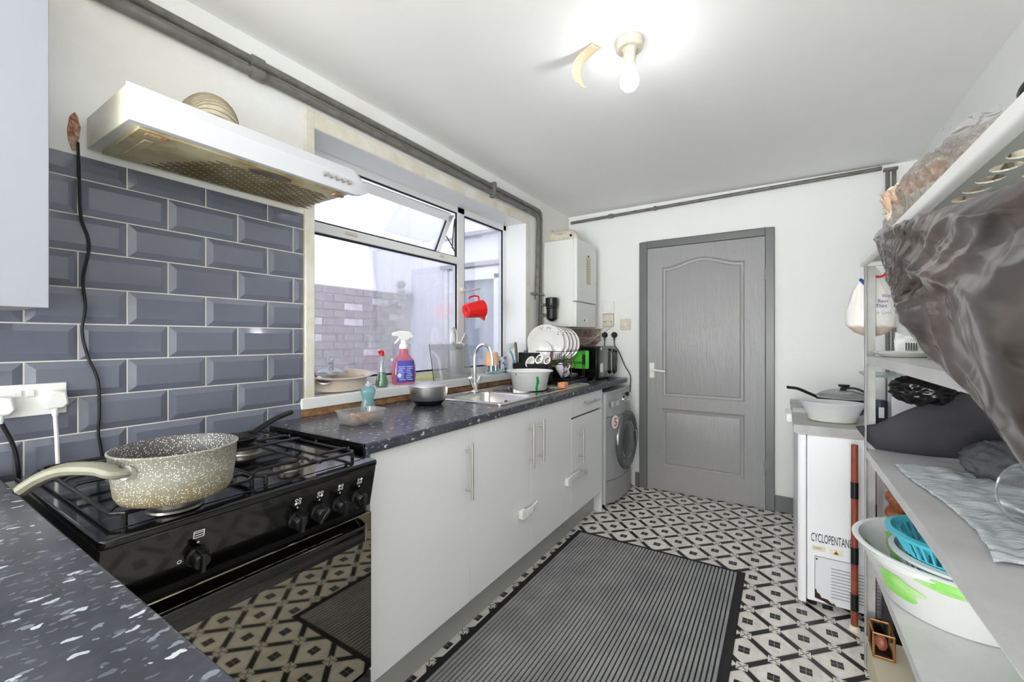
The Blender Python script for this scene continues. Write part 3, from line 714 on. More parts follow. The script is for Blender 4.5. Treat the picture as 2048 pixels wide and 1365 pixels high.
pan = thing('saute_pan', 'large speckled grey-green pan on the front left burner', 'pan', pc)
MB().lathe([(.001, 0), (.080, 0), (.090, .004), (.096, .016), (.1015, .060), (.1035, .094), (.106, .0955), (.106, .098), (.103, .099)], pc, 56, caps=False).build('pan_body', m_pan_out, pan, angle=60)
MB().lathe([(.103, .099), (.1000, .096), (.0975, .060), (.092, .016), (.085, .006), (.001, .005)], pc, 56, caps=False).build('pan_lining', m_pan_in, pan, angle=60)
# handle: from rim towards the camera side left
hp_ = [Vector((-.985, .282, 1.010)), Vector((-.985, .262, 1.014)), Vector((-1.005, .245, 1.023)), Vector((-1.045, .215, 1.024)), Vector((-1.072, .190, 1.012)), Vector((-1.094, .167, .990))]
m_ph = M('olive_grey_handle', (118, 120, 102), .42, c2=(140, 140, 126), vscale=9)
hs = spline(hp_, 6)
def flatbar(path, wd, th, mb, upv=Vector((0, 0, 1))):
    n = len(path); vs = []; K = 10
    for i, p in enumerate(path):
        t = (path[min(i+1, n-1)]-path[max(i-1, 0)]).normalized(); a = t.cross(upv).normalized(); b = a.cross(t)
        w_ = wd[i] if isinstance(wd, list) else wd; t_ = th[i] if isinstance(th, list) else th
        for k in range(K):
            an = 2*PI*k/K; vs.append(p+a*w_*math.cos(an)+b*t_*math.sin(an))
    fs = [(i*K+k, i*K+(k+1) % K, (i+1)*K+(k+1) % K, (i+1)*K+k) for i in range(n-1) for k in range(K)]
    return mb.add(vs, fs+[tuple(range(K-1, -1, -1)), tuple((n-1)*K+k for k in range(K))])
hw = [.010+.008*min(1, i/8) for i in range(len(hs))]; hw[-1] = .006
flatbar(hs, hw, [x*.62 for x in hw], MB()).build('handle', m_ph, pan)
MB().lathe([(.001, .004), (.010, .003), (.012, 0), (.012, -.004)], hs[-1], 14, hs[-1]-hs[-3], sy=.6).build('end_cap', m_black_pl, pan)
MB().cyl((-.992, .292, 1.006), (-.984, .274, 1.012), .0125, 16).build('handle_ferrule', m_steel, pan)
# black handle sticking up at the rear of the hob
ft = thing('frying_pan', 'small black frying pan at rear of hob with handle raised', 'pan', (-1.385, .645, .935))
MB().lathe([(.001, 0), (.055, 0), (.068, .016), (.070, .017), (.066, .018), (.054, .003), (.001, .002)], (-1.40, .640, .935), 32).build('pan_body', m_black_mt, ft)
flatbar(spline([(-1.415, .70, .950), (-1.43, .745, .966), (-1.452, .80, .980), (-1.47, .862, .990)], 6), .011, .008, MB()).build('handle', m_black_pl, ft)

# ------------------------------------------------------------------ things on the right worktop
def tub(c, w_, l_, h_, rot, name, label, cat, mat):
    R = Matrix.Rotation(rot, 3, 'Z'); c = Vector(c)
    def loop(k, z, r): return [c+R@Vector((a, b, z)) for a, b in rrect(-w_*k/2, w_*k/2, -l_*k/2, l_*k/2, r)]
    lv = [(.80, 0, .02), (.82, .002, .02), (.94, h_-.004, .02), (1.0, h_-.003, .022), (1.0, h_, .022), (.93, h_, .02), (.80, .003, .018)]
    L = [loop(*q) for q in lv]; n = len(L[0]); vs = [p for l in L for p in l]
    fs = [(i*n+k, i*n+(k+1) % n, (i+1)*n+(k+1) % n, (i+1)*n+k) for i in range(len(L)-1) for k in range(n)]+[tuple(range(n)), tuple((len(L)-1)*n+k for k in range(n))]
    t = thing(name, label, cat, c); MB().add(vs, fs).build('tub_body', mat, t)
    return t, R, c
t, R_, c_ = tub((-1.375, 1.085, CT), .125, .165, .052, -.10, 'plastic_tub', 'translucent open plastic tub of brown food near the cooker', 'tub', m_milky)
fd = MB()
for i in range(90):
    fd.sphere(c_+R_@Vector((random.uniform(-.040, .040), random.uniform(-.056, .056), .010+random.random()*.020)), random.uniform(.006, .010), 4, (1.2, 1, .8))
o = fd.build('food', M('brown_food', (206, 158, 112), .7, c2=(170, 110, 70), vscale=50), t, kind='stuff')
# teal dish soap
so = thing('soap_bottle', 'pale teal squeeze bottle behind the food tub', 'bottle', (-1.60, 1.300, CT))
MB().lathe([(.001, 0), (.030, 0), (.033, .006), (.030, .030), (.024, .045), (.026, .06), (.033, .078), (.034, .088), (.026, .102), (.012, .110), (.009, .113)], (-1.60, 1.300, CT), 24, sx=.8, sy=1.08).build('bottle_body', m_tealliq, so)
MB().lathe([(.012, .109), (.012, .120), (.006, .122), (.005, .130), (.001, .131)], (-1.60, 1.300, CT), 16).build('cap', m_milky_dense, so)
MB().grid(lambda u, v: (-1.60+.0335*.8*math.cos(-.9+u*1.4), 1.300+.0335*1.08*math.sin(-.9+u*1.4), CT+.008+.022*v), 8, 3).build('label_print', M('dark_label', (40, 70, 84), .4, c2=(200, 220, 220), vscale=120), so)
# steel bowl with lid
sb = thing('mixing_bowl', 'brushed steel bowl with steel lid, left of the sink', 'bowl', (-1.475, 1.555, CT))
c = (-1.475, 1.565, CT)
MB().lathe([(.001, 0), (.055, 0), (.062, .003), (.080, .025), (.091, .055), (.096, .092), (.101, .094), (.101, .096), (.094, .096)], c, 44).build('bowl_body', m_steel, sb)
MB().lathe([(.056, -.0005), (.063, .003), (.078, .021), (.0805, .026), (.077, .021)], c, 44, caps=False).build('base_ring', m_black_pl, sb)
MB().lathe([(.099, .0965), (.094, .099), (.060, .104), (.020, .106), (.001, .106)], c, 44, caps=False).build('lid', m_steel, sb)
# slip of paper
tag(MB().grid(lambda u, v: (-1.43+.07*u+.02*v, 1.665+.06*v-.02*u, CT+.002+.003*math.sin(u*5)), 5, 5).build('plastic_wrapper', m_film, solid=.0008), 'scrap of clear wrapper beside the steel bowl', 'wrapper')

# sink
sx0, sx1, sy0_, sy1_ = -1.600, -1.150, 1.72, 2.86
snk = thing('sink', 'stainless steel bowl and a half sink with ribbed drainer', 'sink', (-1.37, 2.2, CT))
def sink_top():
    bm = bmesh.new(); z = CT+.003
    def lp(pts): vs = [bm.verts.new((a, b, z)) for a, b in pts]; return [bm.edges.new((vs[i], vs[(i+1) % len(vs)])) for i in range(len(vs))]
    holes = [rrect(-1.535, -1.185, 1.785, 2.11, .05), rrect(-1.535, -1.30, 2.165, 2.42, .045)]
    E = lp(rrect(sx0, sx1, sy0_, sy1_, .02))
    for h in holes: E += lp(h)
    bmesh.ops.triangle_fill(bm, edges=E, use_beauty=True, normal=(0, 0, 1))
    me = bpy.data.meshes.new('drainer'); bm.to_mesh(me); bm.free(); me.materials.append(m_sinksteel)
    o = bpy.data.objects.new('drainer', me); col.objects.link(o); o.parent = snk; o.matrix_parent_inverse = Matrix.Translation(-snk.location)
    m = o.modifiers.new('t', 'SOLIDIFY'); m.thickness = .0025; m.offset = -1
    for h, dp_ in zip(holes, (.15, .09)):
        cx = sum(p[0] for p in h)/len(h); cy = sum(p[1] for p in h)/len(h); lv = [(1, .003), (.985, -.004), (.95, -dp_+.03), (.88, -dp_+.008), (.80, -dp_)]
        vs = []; n = len(h)
        for k, zz in lv: vs += [(cx+(a-cx)*k, cy+(b-cy)*k, CT+zz) for a, b in h]
        fs = [(i*n+k, i*n+(k+1) % n, (i+1)*n+(k+1) % n, (i+1)*n+k) for i in range(len(lv)-1) for k in range(n)]+[tuple((len(lv)-1)*n+k for k in range(n))]
        b = MB().add(vs, fs).build('bowl', m_sinksteel, snk)
        if dp_ > .1:
            MB().lathe([(.001, 0), (.014, 0), (.016, -.002), (.016, -.004)], (-1.36, 2.088, CT-.045), 20, (0, -1, .08)).build('overflow', m_chrome, b)
            MB().lathe([(.001, 0), (.005, 0), (.005, .002), (.001, .002)], (-1.36, 2.0845, CT-.045), 10, (0, -1, 0)).build('overflow_hole', m_gasket, b)
        MB().lathe([(.001, .001), (.03, .001), (.036, .003), (.038, 0)], (cx, cy, CT-dp_), 24).build('drain', m_chrome, b)
sink_top()
rb = MB()
for i in range(9): rb.tube([(-1.53+i*.042, 2.47, CT+.004), (-1.53+i*.042, 2.82, CT+.004)], .004, 6)
rb.build('drainer_rib', m_sinksteel, snk, kind='stuff')
rb = MB().tube([(a, b, CT+.004) for a, b in rrect(sx0+.006, sx1-.006, sy0_+.006, sy1_-.006, .02)], .005, 8, closed=True).build('rim', m_sinksteel, snk)
# tap
tp = thing('kitchen_tap', 'chrome swan neck mixer tap with two lever handles', 'tap', (-1.575, 2.07, CT))
b = Vector((-1.572, 2.065, CT+.005))
MB().lathe([(.001, 0), (.024, 0), (.024, .006), (.018, .012), (.018, .055), (.014, .06), (.001, .06)], b, 20).build('tap_base', m_chrome, tp)
MB().tube(spline([b+Vector((0, 0, .05)), b+Vector((0, .0, .13)), b+Vector((0, .004, .22)), b+Vector((.028, .004, .270)), b+Vector((.068, .006, .285)), b+Vector((.105, .010, .262)), b+Vector((.122, .012, .20)), b+Vector((.124, .012, .165))], 8), .0105, 14).build('spout', m_chrome, tp)
for s_ in (-1, 1):
    MB().tube([b+Vector((0, s_*.012, .03)), b+Vector((0, s_*.032, .062)), b+Vector((.002, s_*.048, .088))], [.010, .011, .012], 12).build('tap_handle', m_chrome, tp)
# white and green basin on the drainer
def marbled(name, base, green, thr, scale, seed, dark=None):
    t = NT(name); f = t.noise(t.pos((1, 1, .35), (seed, 0, 0)), scale, 2, .5, 1.2)
    c = t.mix(t.ramp(f, [(thr, BW[0]), (thr+.07, BW[1])]), rgb(*base), rgb(*green)); t.l(c, t.p.inputs['Base Color']); t.p.inputs['Roughness'].default_value = .3; return t.m
m_marb = marbled('white_green_marbled', (238, 240, 236), (116, 214, 76), .60, 7, 2)
def basin(c, R0, R1, h_, name, label, mat, sx=1, sy=1, rimw=.012, n=56):
    c = Vector(c); t = thing(name, label, 'basin', c)
    b = MB().lathe([(.001, 0), (R1, 0), (R1+.006, .004), (R0-.014, h_*.80), (R0-.010, h_*.82), (R0-.006, h_-.004), (R0+rimw-.004, h_-.005), (R0+rimw, h_), (R0+rimw-.004, h_+.003), (R0-.005, h_+.002), (R0-.016, h_*.80), (R1-.002, .006), (.001, .005)], c, n, sx=sx, sy=sy).build('basin_body', mat, t, angle=50)
    return t, b
m_whitebasin = M('white_basin_plastic', (240, 241, 240), .3)
bt, bb = basin((-1.335, 2.320, CT+.008), .135, .098, .118, 'washing_up_basin', 'white basin with a dark green stripe standing on the sink drainer', m_whitebasin)
m_gs = M('dark_green_streak', (20, 150, 70), .3); 
def streak(bc, R0, R1, h_, ang, z0, z1, w_, mat, parent, off=.0015, seed=0, sx=1, sy=1, name='green_streak'):
    def fn(u, v):
        z = z0+(z1-z0)*v; k = min(1, (z-.004)/(h_*.80-.004)); r = R1+.006+(R0-.014-R1-.006)*k+off
        if z > h_*.80: r = R0-.010+(z-h_*.8)*.15+off
        wv = w_*(.35+.9*abs(math.sin(PI*(.12+.8*v)))*(.7+.5*noise.noise(Vector((v*4, seed, 0)))))
        a = ang+(u-.5)*wv+.25*w_*noise.noise(Vector((v*2.5, seed+4, 1)))
        return (bc[0]+r*math.cos(a)*sx, bc[1]+r*math.sin(a)*sy, bc[2]+z)
    return MB().grid(fn, 7, 16).build(name, mat, parent)
bcen = (-1.335, 2.320, CT+.008)
streak(bcen, .135, .098, .118, -.64, .002, .090, .16, m_gs, bb)
streak(bcen, .135, .098, .118, -1.75, .094, .113, .05, m_gs, bb, seed=3)
streak(bcen, .135, .098, .118, -2.55, .004, .112, .05, M('mid_green_streak', (60, 170, 80), .3), bb, seed=5)
tag(MB().prism(rrect(-1.215, -1.165, 2.46, 2.53, .012), 'z', CT+.009, CT+.045).build('sponge', M('orange_sponge', (236, 158, 116), .9, bump=.6, bscale=300), bevel=.005), 'orange sponge on drainer behind the white basin', 'sponge')

# ------------------------------------------------------------------ things on the window sill
SZ = 1.004
m_beige = M('beige_plastic', (214, 198, 186), .35)
t, b_ = basin((-1.755, 1.262, SZ), .082, .068, .066, 'oval_basin', 'beige oval plastic basin at the left end of the window sill', m_beige, sx=.92, sy=2.0, rimw=.006); t.rotation_euler.y = math.radians(13); t.location.z += .017
gl = thing('glass_stopper', 'clear glass lid with a round knob resting in beige basin', 'glass lid', (-1.80, 1.235, SZ+.055))
MB().lathe([(.075, 0), (.070, .012), (.045, .026), (.016, .034), (.010, .040), (.010, .052)], (-1.765, 1.225, SZ+.082), 28, caps=False).build('lid_dome', m_glass, gl, solid=.002)
MB().sphere((-1.765, 1.225, SZ+.150), .019, 8).build('knob', m_glass, gl)
ln = MB().lathe([(.001, .006), (.032, .004), (.036, 0), (.036, -.004)], (-1.715, 1.155, SZ+.064), 20, (.45, -.2, .87)).build('drain_strainer', m_steel); tag(ln, 'small steel sink strainer resting on the beige basin rim', 'strainer')
gb = thing('washing_up_bottle', 'slim clear bottle of green liquid with a red cap', 'bottle', (-1.735, 1.495, SZ))
c = (-1.735, 1.495, SZ)
MB().lathe([(.001, .002), (.026, .002), (.030, .008), (.029, .028), (.019, .060), (.017, .074)], c, 24).build('liquid', m_greenliq, gb)
MB().lathe([(.001, 0), (.028, 0), (.032, .008), (.031, .030), (.021, .062), (.019, .080), (.020, .12), (.015, .150), (.010, .158), (.010, .162)], c, 24, caps=False).build('bottle_body', m_glass, gb)
MB().lathe([(.012, .158), (.013, .176), (.008, .186), (.001, .188)], c, 16).build('cap', M('dark_red_plastic', (196, 24, 30), .3), gb)
MB().box(c[0]-.006, c[0]+.006, c[1]-.022, c[1]-.006, SZ+.172, SZ+.184).build('nozzle', M('red_nozzle', (196, 24, 30), .3), gb, bevel=.003)
# pink trigger spray
sp = thing('spray_bottle', 'pink trigger spray bottle with white nozzle and blue label', 'bottle', (-1.745, 1.655, SZ))
c = Vector((-1.745, 1.655, SZ))
def flatbottle(lv, c, mb=None, K=24):
    mb = mb or MB(); vs = []
    for z, wy, wx in lv:
        for k in range(K):
            a = 2*PI*k/K; ca, sa = math.cos(a), math.sin(a); e = .7
            vs.append((c.x+wx*abs(ca)**e*(1 if ca >= 0 else -1), c.y+wy*abs(sa)**e*(1 if sa >= 0 else -1), c.z+z))
    n = len(lv); fs = [(i*K+k, i*K+(k+1) % K, (i+1)*K+(k+1) % K, (i+1)*K+k) for i in range(n-1) for k in range(K)]+[tuple(range(K-1, -1, -1)), tuple((n-1)*K+k for k in range(K))]
    return mb.add(vs, fs)
flatbottle([(0, .056, .026), (.006, .062, .030), (.045, .066, .031), (.10, .063, .030), (.130, .055, .027), (.150, .036, .022), (.162, .026, .018), (.192, .022, .017)], c).build('bottle_body', m_pinkliq, sp, angle=50)
m_lab = M('blue_label', (86, 92, 190), .35)
lb = MB().add([(c.x+.0325, c.y-.050, c.z+.012), (c.x+.0325, c.y+.050, c.z+.012), (c.x+.0325, c.y+.046, c.z+.128), (c.x+.0325, c.y-.046, c.z+.128)], [(0, 1, 2, 3)]).build('bottle_label', m_lab, sp, solid=.0006)
lt = MB(); m_lpr = M('pale_label_print', (176, 190, 236), .4)
for i in range(8):
    for q in range(2):
        y0 = c.y-.042+q*.044+(.006 if i % 3 == 0 else 0); lt.box(c.x+.0329, c.x+.0332, y0, y0+random.uniform(.025, .038), c.z+.024+i*.010, c.z+.028+i*.010)
lt.build('label_print', m_lpr, lb, smooth=False)
MB().lathe([(.001, 0), (.0, 0), (.011, 0), (.011, .0006)], (c.x+.0331, c.y-.035, c.z+.05), 14, (1, 0, 0)).build('label_badge', m_white_pl, lb)
hd_ = MB(); hd_.lathe([(.024, .190), (.024, .212), (.017, .218), (.015, .240)], c, 18)
hd_.prism([(c.y-.062, SZ+.262), (c.y-.062, SZ+.278), (c.y-.02, SZ+.290), (c.y+.030, SZ+.286), (c.y+.052, SZ+.262), (c.y+.048, SZ+.252), (c.y+.028, SZ+.248), (c.y+.020, SZ+.238), (c.y-.014, SZ+.238), (c.y-.022, SZ+.258)], 'x', c.x-.014, c.x+.014)
hd_.build('spray_head', m_white_pl, sp, bevel=.003)
MB().tube([(c.x, c.y-.018, SZ+.258), (c.x, c.y-.034, SZ+.236), (c.x, c.y-.050, SZ+.220)], [.007, .006, .004], 8).build('trigger', m_white_pl, sp)
sp.rotation_euler.z = -.42
# translucent board, vegetable, utensil pot
bd = MB().box(-1.722, -1.718, 1.845, 2.20, 0, .215).build('cutting_board', m_acryl, bevel=.001)
bd.data.transform(Matrix.Translation((-1.70, 0, SZ)) @ Matrix.Rotation(math.radians(-7), 4, 'Y') @ Matrix.Translation((1.720, 0, 0)))
tag(bd, 'translucent flexible board standing on sill against the window', 'cutting board')
MB().tube([(-1.7005, 1.845, SZ+.002), (-1.7265, 1.835, SZ+.214)], .0022, 6).build('board_edge', m_gasket, bd)
vg = tag(flatbar(spline([(-1.770, 1.77, SZ+.022), (-1.765, 1.84, SZ+.020), (-1.755, 1.95, SZ+.024), (-1.755, 2.02, SZ+.032)], 5), [.008]+[.011+.0008*i for i in range(15)], [.008]+[.011+.0008*i for i in range(15)], MB()).build('vegetable', M('pale_yellow_green', (226, 226, 160), .45, c2=(206, 214, 130), vscale=30)), 'long pale yellow-green vegetable lying behind the board', 'vegetable')
up_ = thing('utensil_pot', 'steel pot of kitchen utensils on the window sill', 'utensil pot', (-1.79, 2.14, SZ)); c = Vector((-1.79, 2.145, SZ))
MB().lathe([(.001, 0), (.045, 0), (.047, .002), (.047, .170), (.049, .172), (.045, .172), (.045, .004), (.001, .004)], c, 28).build('pot_body', m_steel, up_)
def utensil(name, label, cat, parts):
    t = thing(name, label, cat, c+Vector((0, 0, .01)))
    for nm, mb, mt in parts: mb.build(nm, mt, t)
w_ = MB()
for i in range(6):
    a = PI*i/6; top = []; base = c+Vector((.0, -.018, .225))
    for k in range(13):
        q = PI*k/12; top.append(base+Vector((math.cos(a)*.028*math.cos(q), math.sin(a)*.028*math.cos(q), .095*math.sin(q)**.8)))
    w_.tube(top, .0019, 5)
utensil('whisk', 'wire balloon whisk standing in the utensil pot', 'whisk', [('wire_loop', w_, m_steel), ('handle', MB().cyl(c+Vector((0, -.008, .01)), c+Vector((0, -.018, .23)), .006, 10), m_steel)])
utensil('ladle', 'steel ladle with its bowl hanging over the pot rim', 'ladle', [('ladle_bowl', MB().lathe([(.001, -.034), (.02, -.030), (.034, -.016), (.040, 0), (.039, 0), (.03, -.015), (.001, -.030)], c+Vector((.055, -.035, .215)), 22, (.35, -.15, .93)), m_steel), ('handle', MB().tube(spline([c+Vector((.03, -.03, .01)), c+Vector((.02, -.03, .16)), c+Vector((.03, -.01, .23))]), .004, 8), m_steel)])
utensil('spatula', 'steel spatula leaning out on the right of the pot', 'spatula', [('blade', MB().box(-.003, .003, -.02, .02, 0, .07, rot=Matrix.Rotation(math.radians(-38), 3, 'X'), piv=(0, 0, 0)), m_steel), ('handle', MB().tube([c+Vector((0, .0, .01)), c+Vector((.01, .06, .225))], .005, 8), m_black_mt)])
bl = [o for o in bpy.data.objects if o.name.startswith('blade')][-1]
bl.data.transform(Matrix.Translation(c+Vector((.01, .06, .215))))
# peach beaker upside down over a small chrome stand
oc = Vector((-1.735, 2.475, SZ))
st = MB(); st.tube([oc+Vector((.05*math.cos(a), .05*math.sin(a), .006)) for a in [2*PI*i/24 for i in range(24)]], .003, 6, closed=True)
for i in range(6):
    a = 2*PI*i/6; st.tube([oc+Vector((.05*math.cos(a), .05*math.sin(a), .006)), oc+Vector((.034*math.cos(a), .034*math.sin(a), .012)), oc+Vector((.030*math.cos(a), .030*math.sin(a), .12))], .003, 6)
st.tube([oc+Vector((.03*math.cos(a), .03*math.sin(a), .12)) for a in [2*PI*i/16 for i in range(16)]], .003, 6, closed=True)
tag(st.build('cup_stand', m_chrome), 'small chrome wire stand holding the upturned peach beaker', 'stand')
tag(MB().lathe([(.056, .060), (.044, .150), (.040, .153), (.001, .153), (.001, .150), (.039, .150), (.052, .060)], oc, 30).build('beaker', M('peach_plastic', (244, 200, 150), .35)), 'upturned translucent peach beaker beside the tap', 'beaker')
def mug(x, y, z, r, h_, mat, name, label, cat='mug', group=None, ax=(0, 0, 1), hang=0, pm=None):
    c = Vector((x, y, z)); t = thing(name, label, cat, c, group); q = Vector((0, 0, 1)).rotation_difference(Vector(ax).normalized())
    b = MB().lathe([(.001, 0), (r*.92, 0), (r, .004), (r, h_), (r-.003, h_), (r-.004, .006), (.001, .005)], c, 26, ax).build('mug_body', mat, t)
    d = Vector((math.cos(hang), math.sin(hang), 0))
    MB().tube([c+q@(d*(r-.002)+Vector((0, 0, h_*.8))), c+q@(d*(r+.022)+Vector((0, 0, h_*.76))), c+q@(d*(r+.026)+Vector((0, 0, h_*.45))), c+q@(d*(r-.002)+Vector((0, 0, h_*.2)))], .005, 8).build('handle', mat if pm is None else pm, t)
    return t, b
m_blue = marbled('white_blue_china', (238, 240, 246), (70, 80, 160), .52, 40, 1)
mug(-1.745, 2.62, SZ, .040, .115, m_blue, 'mug', 'tall white mug with blue pattern on sill behind beaker', hang=-.8)
mug(-1.725, 2.735, SZ, .034, .085, m_china, 'mug', 'plain white mug at the right end of the sill', hang=-1.1)
tag(MB().lathe([(.001, 0), (.03, 0), (.034, .10), (.032, .10), (.028, .004), (.001, .003)], (-1.79, 2.55, SZ), 24).build('drinking_glass', m_glass), 'clear drinking glass on the sill behind the beaker', 'glass')
def clothfn(x0, x1, y0, y1, z, amp, seed, fr=6):
    return lambda u, v: (x0+(x1-x0)*u+.01*noise.noise(Vector((u*3, v*3, seed))), y0+(y1-y0)*v+.012*noise.noise(Vector((u*3, v*3, seed+7))), z+amp*(.55+.5*noise.noise(Vector((u*fr, v*fr, seed)))))
tag(MB().grid(clothfn(-1.70, -1.672, 2.36, 2.66, SZ+.002, .022, 2, 4), 14, 30).build('dish_cloth', M('pale_teal_cloth', (170, 214, 212), .9), solid=.003), 'crumpled pale teal cloth on the edge of the sill', 'cloth')
# red jug hanging from the window handle
jg = thing('jug', 'red plastic measuring jug hanging on its side from the window handle', 'jug', (-1.73, 2.28, 1.44))
ax = Vector((-.35, -.92, -.16)).normalized()   # from mouth to base, towards the camera left
jc = Vector((-1.715, 2.340, 1.455)); q = Vector((0, 0, 1)).rotation_difference(ax)
jb = MB().lathe([(.058, 0), (.060, .002), (.057, .02), (.047, .128), (.040, .134), (.030, .131), (.001, .131)], jc, 36, ax, caps=False).build('jug_body', m_red, jg, solid=.002)
upj = Vector((0, 0, 1)); upj = (upj-ax*upj.dot(ax)).normalized()
MB().tube([jc+ax*.02+upj*.055, jc+ax*.02+upj*.083, jc+ax*.05+upj*.092, jc+ax*.09+upj*.086, jc+ax*.097+upj*.074], .006, 8).build('handle', m_red, jg)
MB().add([jc+ax*.0-upj*.056+ax.cross(upj)*.020, jc-upj*.056-ax.cross(upj)*.020, jc-ax*.004-upj*.084, jc+ax*.040-upj*.053], [(0, 2, 3), (1, 3, 2), (0, 1, 2)]).build('spout', m_red, jg, solid=.003)
# ------------------------------------------------------------------ dish rack group
rk = thing('dish_rack', 'black wire dish rack with drip tray beside the microwave', 'dish rack', (-1.42, 2.95, CT))
rx0, rx1, ry0, ry1 = -1.62, -1.26, 2.70, 3.06
MB().box(rx0, rx1, ry0-.02, ry1+.02, CT+.002, CT+.014).box(rx0, rx1, ry0-.02, ry0-.012, CT+.01, CT+.03).box(rx1-.006, rx1, ry0-.02, ry1+.02, CT+.01, CT+.03).build('drip_tray', m_black_pl, rk, bevel=.002)
wr = MB(); r = .0028
for z in (CT+.235, CT+.145, CT+.04): wr.tube([(a, b, z) for a, b in rrect(rx0+.01, rx1-.01, ry0, ry1, .015, 3)], r, 6, closed=True)
for x, y in ((rx0+.02, ry0), (rx1-.02, ry0), (rx0+.02, ry1), (rx1-.02, ry1), (rx1-.01, ry0+.10), (rx1-.01, ry1-.06)): wr.tube([(x, y, CT+.014), (x, y, CT+.235)], r, 6)
for i in range(11):
    y = ry0+.03+i*.030
    for x in (-1.52, -1.36): wr.tube([(x, y, CT+.145), (x, y, CT+.205), (x, y+.006, CT+.222)], .002, 5)
for x in (-1.52, -1.44, -1.36): wr.tube([(x, ry0, CT+.145), (x, ry1, CT+.145)], r, 6)
for i in range(12): wr.tube([(rx1-.01, ry0+.02+i*.029, CT+.235), (rx1-.01, ry0+.02+i*.029, CT+.25)], .002, 5)
wr.build('wire_frame', m_black_mt, rk)
# plates standing in the rack
m_plate = marbled('white_floral_china', (240, 240, 238), (150, 40, 60), .70, 30, 6)
def plate(y, R0, x, z, mat, label, tilt=8, rim=m_brown_rim):
    ax = Matrix.Rotation(math.radians(tilt), 3, 'X') @ Vector((0, -1, 0)); ax = (Matrix.Rotation(math.radians(28), 3, 'Z') @ ax).normalized(); c = Vector((x, y, z)); t = thing('dinner_plate', label, 'plate', c, 'plates standing in the dish rack')
    MB().lathe([(.001, 0), (R0*.62, 0), (R0*.68, .004), (R0*.97, .014), (R0, .016), (R0*.97, .018), (R0*.66, .008), (R0*.60, .004), (.001, .004)], c, 48, ax).build('plate_body', mat, t)
    if rim: MB().lathe([(R0*.985, .0155), (R0*1.004, .0165), (R0*.985, .0178), (R0*.975, .0172)], c, 48, ax, caps=False).build('rim_band', rim, t)
    # floral sprigs painted near the top of the rim
    if mat is m_china:
        q = Vector((0, 0, 1)).rotation_difference(ax); fl = MB()
        for a in (1.25, 1.35, 1.45, 1.75, 1.84, 1.93, .6, .7):
            v = q.inverted() @ Vector((0, 0, 1)); base = math.atan2(v.y, v.x)
            an = base+a-1.55; rr_ = R0*(.84+.05*math.sin(a*30))
            fl.sphere(c+q@Vector((rr_*math.cos(an), rr_*math.sin(an), .014)), .005, 4, (1, 1, .7))
        fl.build('flower_print', M('crimson_print', (150, 40, 70), .4) if 'crimson_print' not in bpy.data.materials else bpy.data.materials['crimson_print'], t)
plate(2.760, .133, -1.455, CT+.298, m_china, 'front white plate with small red flowers in the rack', rim=None)
plate(2.810, .131, -1.435, CT+.296, m_china, 'second plate from the front in the dish rack')
plate(2.850, .130, -1.425, CT+.294, m_china, 'third plate from the front in the dish rack')
plate(2.895, .128, -1.412, CT+.292, m_china, 'fourth plate from the front in the dish rack')
plate(2.935, .126, -1.400, CT+.290, m_china, 'rearmost plate in the dish rack, nearest the microwave')
c = Vector((-1.475, 2.715, CT+.225)); tag(MB().lathe([(.001, 0), (.045, 0), (.085, .016), (.088, .018), (.084, .020), (.044, .005), (.001, .005)], c, 40, (.45, -.88, .12)).build('saucer', m_china), 'small white saucer in front of the plates', 'saucer')
# cutlery holder hooked on the front of the rack
ch = thing('cutlery_holder', 'matt black two-part cutlery box in front of the plates', 'cutlery holder', (-1.5, 2.62, CT+.08))
def obox(x0, x1, y0, y1, z0, z1, name, mat, parent, w_=.004):
    return MB().box(x0, x1, y0, y1, z0, z0+w_).box(x0, x0+w_, y0, y1, z0, z1).box(x1-w_, x1, y0, y1, z0, z1).box(x0, x1, y0, y0+w_, z0, z1).box(x0, x1, y1-w_, y1, z0, z1).build(name, mat, parent, smooth=False)
obox(-1.625, -1.355, 2.585, 2.655, CT+.016, CT+.150, 'front_box', m_black_mt, ch); obox(-1.625, -1.47, 2.658, 2.70, CT+.016, CT+.225, 'rear_box', m_black_mt, ch)
def spoon(x, y, z, tilt, name, label, mat=m_steel, big=1):
    t = thing(name, label, 'cutlery', (x, y, z)); d = Vector((math.sin(tilt), -.1, math.cos(tilt))).normalized(); p = Vector((x, y, z))
    MB().tube([p, p+d*.13], .003, 6).build('handle', mat, t)
    q = Vector((0, 0, 1)).rotation_difference(d); e = p+d*.155*1
    MB().lathe([(.001, -.006), (.012, -.004), (.019*big, 0), (.018*big, 0), (.010, -.003)], e, 20, (.5, -.8, .1), sx=1, sy=1.5, caps=False).build('spoon_bowl', mat, t, solid=.001)
spoon(-1.44, 2.62, CT+.03, .10, 'serving_spoon', 'steel serving spoon upright in the cutlery box', big=1.2)
spoon(-1.40, 2.63, CT+.025, .22, 'spoon', 'smaller steel spoon leaning right in the cutlery box')
spoon(-1.47, 2.615, CT+.01, -.15, 'rice_spoon', 'white plastic spoon in the cutlery box', m_white_pl, 1.5)
def knife(x, y, z, top, mat, name, label):
    t = thing(name, label, 'knife', (x, y, z)); a = Vector((x, y, z)); b = Vector(top); m_ = a.lerp(b, .5)
    MB().box(-.001, .001, -.012, .012, 0, (m_-a).length).build('blade', m_steel, t).data.transform(Matrix.Translation(a) @ (Vector((0, 0, 1)).rotation_difference(b-a)).to_matrix().to_4x4())
    MB().tube([m_, m_.lerp(b, .5), b], [.008, .011, .009], 8).build('handle', mat, t)
knife(-1.555, 2.68, CT+.03, (-1.545, 2.72, CT+.335), m_black_pl, 'kitchen_knife', 'kitchen knife with a riveted black handle in the rack')
